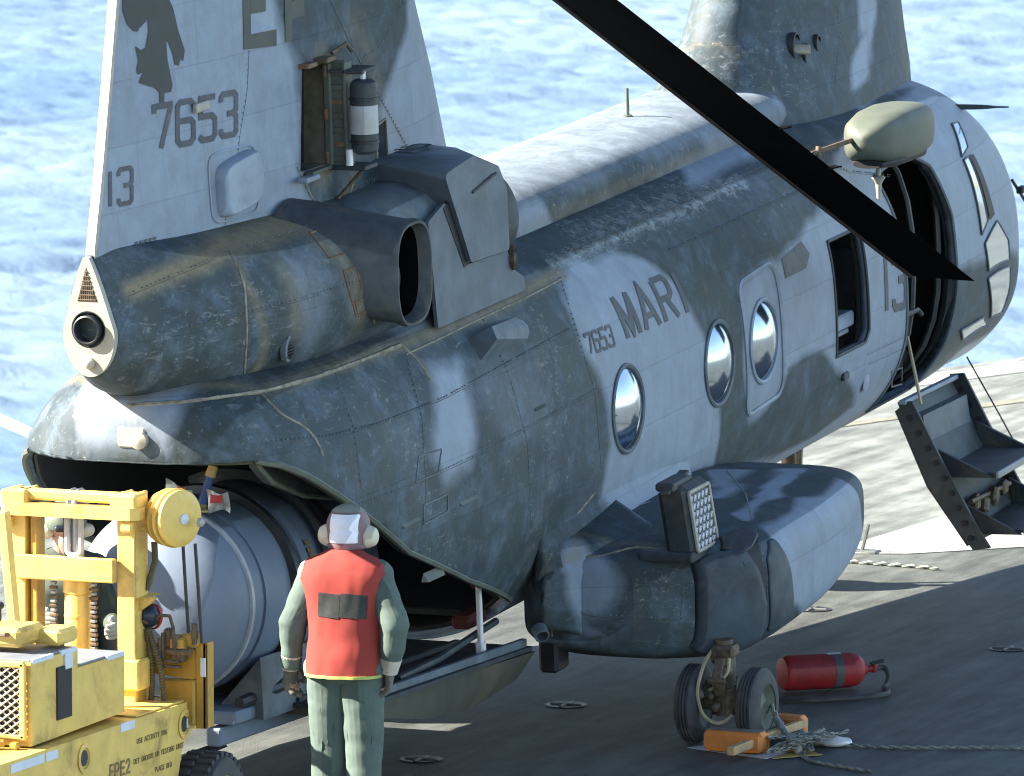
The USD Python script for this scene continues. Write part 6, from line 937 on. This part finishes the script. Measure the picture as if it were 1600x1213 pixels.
# worker in the red vest
arms = (((-.06, .105, -.262), (.05, .030, -.228)), ((-.06, .125, -.255), (.045, -.045, -.232)))
J = pose((-3.60, -1.105, 0), (1, .10), 1.74, arms, lean=.06)
W = thing('person', 'worker seen from behind in red vest, green coverall and white-patched helmet', 'person', (-3.6, -1.105, 0))
P, f, s = J['p'], J['f'], J['s']; u = np.array([0, 0, 1.0])
bs = figure(J, 0)+head_bones(P['head'], f, s)
H = []
for i, q in ((0, -1), (1, 1)):
    d = (P[f'wr{i}']-P[f'el{i}']); d /= np.linalg.norm(d); d = d*.8-u*.3+f*.05; d /= np.linalg.norm(d); side = np.cross(d, -s*q); side = f*.85+s*q*-.3; side -= d*(side@d); side /= np.linalg.norm(side); palm = np.cross(side, d)*1.0
    if palm@(-s*q) < 0: palm = -palm
    H.append((P[f'wr{i}'], d, side, palm, .5)); bs += hand(*H[-1])
part(W, 'body', fuse(bs, .016, 6), M_SKIN, True)
part(W, 'coverall', wrinkle(fuse(figure(J, .030, parts=('torso', 'arm'))+figure(J, .044, parts=('leg',)), .018, 14), .010, (5, 5, 11)), M_OVER, True)
for i in (0, 1):
    part(W, 'glove', wrinkle(fuse(hand(*H[i], s=1.22, g=.005), .008, 5), .003, (50, 50, 50)), M_GLOVE, True)
    w_, e_ = P[f'wr{i}'], P[f'el{i}']; d = (e_-w_)/np.linalg.norm(e_-w_); part(W, 'glove_cuff', lathe(w_-d*.035, d, [(.034, 0), (.046, .0), (.062, .085), (.056, .085), (.04, .01)], 20), M_CUFF)
    part(W, 'boot', fuse([bone(P[f'an{i}'], .058, P[f'to{i}'], .045), bone(P[f'an{i}'], .055, P[f'he{i}'], .045), bone(P[f'an{i}']+u*.08, .058, P[f'an{i}'], .056)], .02, 6), M_BOOT, True)
VS = [(.85, .210, .170, -.012), (.95, .206, .166, -.012), (1.08, .203, .150, -.010), (1.22, .216, .148, -.012), (1.33, .232, .148, -.016), (1.405, .244, .136, -.02), (1.45, .232, .116, -.02), (1.485, .185, .098, -.018), (1.515, .115, .082, -.012), (1.535, .085, .072, -.008)]
VI = [PI([r[0] for r in VS], [r[k] for r in VS]) for k in (1, 2, 3)]
def vest_ring(z, g=0.0, m=96):
    a = np.linspace(0, 2*np.pi, m, endpoint=False); w, d, o = [float(q(z)) for q in VI]; c, q = np.cos(a), np.sin(a); n = 2.0/2.5
    b = np.array([P['waist'][0], P['waist'][1], 0]); R = b+np.outer(np.sign(c)*np.abs(c)**n*(w+g), s)+np.outer(np.sign(q)*np.abs(q)**n*(d+g)+o, f); R[:, 2] = z
    k = (meshkit.fbm(R*np.array([9, 9, 3.2]), 3, 4)-.5)*.022+(meshkit.noise(R*np.array([22, 22, 6]), 8)-.5)*.006; v = R-b; v[:, 2] = 0; v /= np.linalg.norm(v, axis=1)[:, None]; R += v*k[:, None]; return R
zs = np.linspace(.852, 1.534, 64)
vest = fixn(loft([vest_ring(z) for z in zs])); vm = solid(vest)
holes = [man(hull(np.vstack([P['chest']+s*q*.285+u*t+f*-.02+ICO*np.array([.16, .075, .10]) for t in (-.09, .045)]))) for q in (-1, 1)]
for h in holes: vm = vm-h
cutb = man(box((P['neck'][0], P['neck'][1], 1.19), (1, 1, .70), .001)); zc = .852
part(W, 'vest', vm, M_VEST, 50)
vo = solid(fixn(loft([vest_ring(z, .004) for z in zs])))
c0 = P['chest']
vt = solid(fixn(loft([vest_ring(z, .006) for z in zs]))); tr_ = vt^man(box((P['neck'][0], P['neck'][1], zc+.008), (1, 1, .016), .001)); part(W, 'vest_trim', tr_, plain('trim_yellow_green', (.42, .45, .12), .8), 50)
yc = c0[1]
for a, b in ((.002, .125), (-.140, .000)): part(W, 'back_patch', vo^man(box((c0[0]-.20, yc+(a+b)/2-.035, 1.245), (.4, abs(b-a)-.001, .130), .001, rotm((1, 0, 0), 4))), plain('patch_black', (.022, .025, .025), .6, var=.5, scale=30), 40)
for i, q in ((0, -1), (1, 1)):
    if i == 0: part(W, 'shoulder_tape', vo^man(box(P[f'sh{i}']*.95+P['neck']*.05+s*q*.05+u*.05, (.20, .04, .12), .001)), M_CUFF, 40)
    part(W, 'side_strap', tube([P['waist']-u*.02+s*q*.13-f*.11, P['waist']-u*.03+s*q*.185-f*.05, P['waist']-u*.03+s*q*.20+f*.02], .012, 6), M_OVER)
hc = P['head']+u*.045
hl = solid(fuse([ellipsoid(hc, (.128, .118, .118)), bone(hc-f*.04-u*.06, .10, hc-u*.07-f*.03, .098)], .016, 6))
part(W, 'helmet', hl-man(box(hc+f*.16-u*.06, (.16, .3, .2), .01)), M_SHELL, 45)
part(W, 'helmet_crown', solid(offset(fuse([ellipsoid(hc, (.128, .118, .118))], .016, 4), .003))^man(box(hc+u*.14, (.4, .4, .12), .001)), plain('crown_green', (.19, .21, .17), .8), 40)
hv = arr(hl); part(W, 'reflective_patch', solid(offset(hv, .004))^man(box(hc-f*.16-u*.005, (.22, .150, .150), .001)), plain('reflective_white', (.78, .78, .82), .5, var=.04), 40)
for q in (-1, 1): part(W, 'ear_cup', fuse([bone(hc+s*q*.105-u*.055, .052, hc+s*q*.138-u*.055, .042, (1, .75, 1.25))], .012, 6), M_EAR, True)
part(W, 'nape_strap', tube([hc+s*math.sin(t)*.105-f*math.cos(t)*.10-u*.105 for t in np.linspace(-1.2, 1.2, 10)], .014, 6), M_SHELL)
# man beyond the mast
J = pose((-3.98, .40, 0), (-.80, -.60), 1.76, (((.12, .06, -.26), (.20, -.02, -.02)), ((.10, .06, -.26), (.18, -.03, .02))), lean=.15)
G = thing('person', 'man in green helmet and dark goggles looking down behind the yellow mast', 'person', (-3.98, .40, 0))
P, f, s = J['p'], J['f'], J['s']; bs = figure(J, 0); hc = P['head']+f*.02; B2 = head_bones(hc, (f-u*.25)/np.linalg.norm(f-u*.25), s); bs += B2; H = []
for i, q in ((0, -1), (1, 1)):
    d = P[f'wr{i}']-P[f'el{i}']; d /= np.linalg.norm(d); side = u-d*(u@d); side /= np.linalg.norm(side); palm = -s*q; H.append((P[f'wr{i}'], d, side, palm, .7)); bs += hand(*H[-1])
part(G, 'body', fuse(bs, .016, 4), M_SKIN, True)
part(G, 'jacket', wrinkle(fuse(figure(J, .018, parts=('torso', 'arm', 'leg')), .02, 8), .012), plain('dark_green_jacket', (.05, .065, .05), .85, scale=8, dirt=(.12, .11, .07), dirt_amt=.7), True)
for i in (0, 1):
    part(G, 'glove', fuse(hand(*H[i], s=1.06, g=.004), .008, 5), plain('pale_glove', (.40, .40, .36), .8), True)
    part(G, 'boot', fuse([bone(P[f'an{i}'], .058, P[f'to{i}'], .045), bone(P[f'an{i}'], .055, P[f'he{i}'], .045)], .02, 6), M_BOOT, True)
hh = hc+u*.055
part(G, 'helmet', solid(fuse([ellipsoid(hh, (.122, .116, .11)), bone(hh-f*.05-u*.03, .085, hh-u*.07-f*.05, .075)], .016, 6))-man(box(hc+f*.14-u*.10, (.24, .3, .22), .01, np.stack([f, s, u], 1))), plain('helmet_green', (.11, .135, .105), .7, var=.4, scale=14), 45)
part(G, 'goggles', fuse([bone(hc+f*.10+u*.02-s*.06, .020, hc+f*.118+u*.018, .020), bone(hc+f*.118+u*.018, .02, hc+f*.10+u*.02+s*.06, .02)], .01, 4), plain('goggle_dark', (.015, .02, .03), .15), True)
for q in (-1, 1): part(G, 'ear_cup', fuse([bone(hh+s*q*.10-u*.06, .042, hh+s*q*.125-u*.06, .035)], .012, 6), M_EAR, True)
# ------------------------------------------------------------------ things on the deck
M_RED = plain('extinguisher_red', (.24, .010, .010), .55, var=.35, scale=7, dirt=(.05, .02, .016), dirt_amt=.8)
a, b = np.array([1.99, -1.56, .115]), np.array([2.36, -1.96, .115]); d = (b-a)/np.linalg.norm(b-a); Ln = np.linalg.norm(b-a)
EX = thing('fire_extinguisher', 'red fire extinguisher lying on the deck beside the wheels, hose looped', 'fire extinguisher', (2.15, -1.75, 0))
part(EX, 'cylinder', lathe(a, d, [(0, .0), (.06, .0), (.095, .012), (.108, .04), (.108, Ln-.10), (.10, Ln-.05), (.075, Ln-.015), (.04, Ln), (.035, Ln+.02), (0, Ln+.02)], 40), M_RED)
part(EX, 'label_band', lathe(a+d*Ln*.60, d, [(.108, 0), (.1095, .001), (.1095, .055), (.108, .056)], 40), plain('band_dark', (.06, .06, .06), .5))
part(EX, 'label', fixn(hull(np.array([a+d*(Ln*.56+t)+.1105*(math.cos(q)*np.array([0, 0, 1.])+math.sin(q)*np.cross(d, [0, 0, 1])) for t in (0, .085) for q in (-.35, 0, .30)]))), M_PALE)
part(EX, 'valve', cat(cyl(b+d*.0, b+d*.06, .022), box(b+d*.075, (.05, .04, .05), .01)), M_RED)
part(EX, 'handle', beam(b+d*.05+np.array([0, 0, .03]), b+d*.14+np.array([0, 0, .045]), .02, .02), M_BLACK)
hs = [b+d*.08, b+d*.14+np.array([0, 0, .0]), b+d*.19+np.array([-.05, .0, -.05]), b+d*.22+np.array([-.15, .02, -.10]), np.array([2.05, -2.22, .022]), np.array([1.78, -2.02, .02]), np.array([1.62, -1.80, .02]), np.array([1.60, -1.60, .02])]
hp = PI(np.arange(len(hs)), np.array(hs))(np.linspace(0, len(hs)-1, 50)); part(EX, 'hose', tube(hp, .017, 8), M_RUBBER)
part(EX, 'hose_nozzle', cyl(hp[-1], hp[-1]+np.array([.02, .16, .0]), .022, .03), M_RUBBER)
# wheel chock
M_ORA = plain('chock_orange', (.62, .20, .035), .6, var=.15, scale=8, dirt=(.2, .12, .06), dirt_amt=.5); M_WOOD = plain('raw_wood', (.42, .28, .13), .75, var=.25, scale=12)
CH = thing('wheel_chock', 'orange block wheel chock with wooden bars, jammed behind the near tyre', 'wheel chock', (-.28, -2.1, 0))
part(CH, 'block', box((-.30, -2.12, .073), (.13, .36, .12), .022), M_ORA)
part(CH, 'worn_top', box((-.30, -2.12, .134), (.10, .33, .004), .002), plain('worn_orange_grey', (.20, .16, .12), .8))
part(CH, 'block', box((.36, -2.14, .073), (.12, .34, .12), .022), M_ORA)
part(CH, 'wooden_bar', beam((-.62, -2.205, .062), (-.24, -2.24, .072), .05, .05), M_WOOD)
part(CH, 'wooden_bar', beam((-.26, -2.27, .09), (.40, -2.29, .085), .045, .05), M_WOOD)
part(CH, 'end_cap', box((-.245, -2.285, .06), (.05, .03, .11), .01), M_ORA)
# marking plate painted under the chock
M_PAINTW = plain('deck_white', (.46, .47, .46), .7, var=.25, scale=5, dirt=(.12, .12, .11), dirt_amt=.6); M_PAINTY = plain('deck_yellow', (.42, .30, .08), .7, var=.3, scale=5, dirt=(.14, .12, .08), dirt_amt=.6)
single('painted_mark', sheet([(-.24, -1.80), (-.02, -1.92), (-.18, -2.42), (-.46, -2.36)], .002), M_PAINTW, 'white painted patch on deck beneath the orange chock', kind='structure', smooth=False)
single('painted_mark', sheet([(-.19, -2.40), (-.0, -2.40), (-.22, -2.62), (-.46, -2.40)], .006), M_PAINTY, 'yellow painted patch on deck beside the orange chock', kind='structure', smooth=False)
# chains
M_CHAIN = plain('galvanised_chain', (.22, .23, .20), .5, metal=.5, var=.4, scale=30)
def link(c, d, up, L_=.036, w=.019, r=.0058):
    d = d/np.linalg.norm(d); s_ = np.cross(up, d); s_ /= np.linalg.norm(s_); t = np.linspace(0, 2*np.pi, 12); return tube([c+d*L_*.62*math.cos(q)+s_*w*.62*math.sin(q) for q in t], r, 5, False)
def chain(pts, step=.038, **k):
    pts = np.array(pts); seg = np.r_[0, np.cumsum(np.linalg.norm(np.diff(pts, axis=0), axis=1))]; n = int(seg[-1]/step); out = []
    for i in range(n):
        q = [np.interp((i+e)*step, seg, pts[:, j]) for j in range(3) for e in (0, 1)]; p0 = np.array(q[0::2]); p1 = np.array(q[1::2]); dd = p1-p0
        if np.linalg.norm(dd) < 1e-6: continue
        out.append(link((p0+p1)/2, dd, np.array([0, 0, 1.0]) if i % 2 else np.array([.3, .2, .25]), **k))
    return out
rg = np.random.default_rng(3)
def curve(pts, n): return PI(np.arange(len(pts)), np.array(pts, float))(np.linspace(0, len(pts)-1, n))
TC = thing('tie_down_chain', 'tie-down chain with tensioner heaped beside the tyre and running right', 'chain', (.1, -2.4, 0))
for k, m in enumerate(chain(curve([(.05, -2.22, .20), (.02, -2.28, .14), (-.05, -2.36, .05), (.10, -2.5, .02), (.16, -2.9, .012), (.35, -3.4, .012), (.50, -3.95, .012)], 60))[:70]): part(TC, 'chain_link', m, M_CHAIN)
heap = [m for w in range(14) for m in chain(curve([(rg.normal(-.08, .13), rg.normal(-2.44, .075), .02+.085*rg.random()) for _ in range(6)], 30), .040)]
for m in heap[:230]: part(TC, 'chain_link', m, M_CHAIN)
for m in chain(curve([(-.20, -2.50, .02), (-.45, -2.62, .012), (-.62, -2.9, .012), (-.70, -3.1, .012)], 40)): part(TC, 'chain_link', m, M_CHAIN)
part(TC, 'tensioner', cat(cyl((-.02, -2.26, .17), (-.14, -2.40, .06), .020), cyl((-.14, -2.40, .06), (-.19, -2.46, .03), .028), box((-.18, -2.43, .06), (.08, .06, .08), .02)), M_CHAIN)
part(TC, 'hook', tube([(.0, -2.24, .20), (.03, -2.22, .24), (.06, -2.20, .22), (.05, -2.19, .18)], .012, 6), M_CHAIN)
part(TC, 'tensioner_handle', fuse([bone((-.16, -2.42, .05), .035, (-.22, -2.47, .03), .028)], .01, 4), M_CREAM)
single('rag', fixn((lambda v, f: (v+np.column_stack([0*v[:, 0], 0*v[:, 0], .02*(meshkit.noise(v*22, 2)-.3)]), f))(*sph((.14, -2.54, .028), .1, (.8, 1.3, .30), 4))), M_WHITE, 'crumpled white rag on the deck beside the heaped chain', 'rag', smooth=True)
C2 = thing('tie_down_chain', 'slack chain lying on the sunlit deck beyond the helicopter nose wheel', 'chain', (7.7, -.2, 0))
for m in chain(curve([(7.9, .4, .012), (7.75, .05, .012), (7.70, -.3, .012), (7.62, -.7, .012)], 40), .055, L_=.048, w=.026, r=.008): part(C2, 'chain_link', m, M_CHAIN)
# tie-down fittings sunk in the deck
PADS = [((1.02, -.55), 'tie-down fitting in the shaded deck between ramp and near wheels'), ((-1.2, -.54), 'tie-down fitting in the shaded deck right of the red-vested worker'), ((4.24, -2.27), 'tie-down fitting at the right edge, beyond the extinguisher'), ((5.48, -.52), 'tie-down fitting below the sponson\'s front end')]
M_PAD = plain('deck_fitting', (.13, .135, .13), .5, metal=.3, var=.4)
for (x, y), lab in PADS:
    t = thing('tie_down_fitting', lab, 'deck fitting', (x, y, 0), group='tie-down fittings set in the deck')
    part(t, 'dish', lathe((x, y, .003), (0, 0, 1), [(0, 0), (.11, 0), (.125, .003), (.105, .004), (.085, .0015), (0, .001)], 30), M_SOOT)
    for q in (0, 90): part(t, 'cross_bar', beam((x-.1*math.cos(math.radians(q)), y-.1*math.sin(math.radians(q)), .008), (x+.1*math.cos(math.radians(q)), y+.1*math.sin(math.radians(q)), .008), .02, .012), M_PAD)
x, y = 8.32, .16
t = thing('deck_cleat', 'small forked cleat standing on the white deck stripe', 'cleat', (x, y, 0))
part(t, 'base', box((x, y, .01), (.12, .30, .02), .005), M_PAD)
for q in (-1, 1): part(t, 'horn', tube([(x, y+.03*q, .02), (x, y+.05*q, .09), (x, y+.075*q, .20)], .014, 6), M_PAD)
# painted bands
ax_ = np.array([.55, -.835])
M_BAND = plain('deck_band_white', (.40, .41, .39), .7, var=.22, scale=1.5, dirt=(.14, .14, .13), dirt_amt=.6)
single('deck_stripe', sheet([(8.15, .35), (13.2, .10), (12.2, -1.5), (9.5, -1.3), (8.35, -.2)], .004), M_BAND, 'broad worn white stripe painted across the sunlit deck', kind='structure', smooth=False)
def strip(t0, t1, off, w, z): return sheet([edge(t0)-EN*off, edge(t1)-EN*off, edge(t1)-EN*(off+w), edge(t0)-EN*(off+w)], z)
single('deck_edge_line', strip(-25, 40, .25, .5, .004), M_BAND, 'white line along the far deck edge', kind='structure', smooth=False)
single('deck_edge_line', strip(-25, 40, 2.0, .16, .004), plain('faded_yellow_line', (.17, .165, .125), .8, var=.4, dirt=(.11, .115, .10), dirt_amt=.8), 'faint yellow line parallel to the far deck edge', kind='structure', smooth=False)
single('antenna_pole', cat(cyl((14.0, 10.3, .20), (14.0, 9.25, -.165), .055, .045), cyl((14.0, 9.3, -.145), (14.0, 8.6, -.40), .03)), M_WHITE, 'white pole slanting over the water beyond the helicopter tail', 'pole')
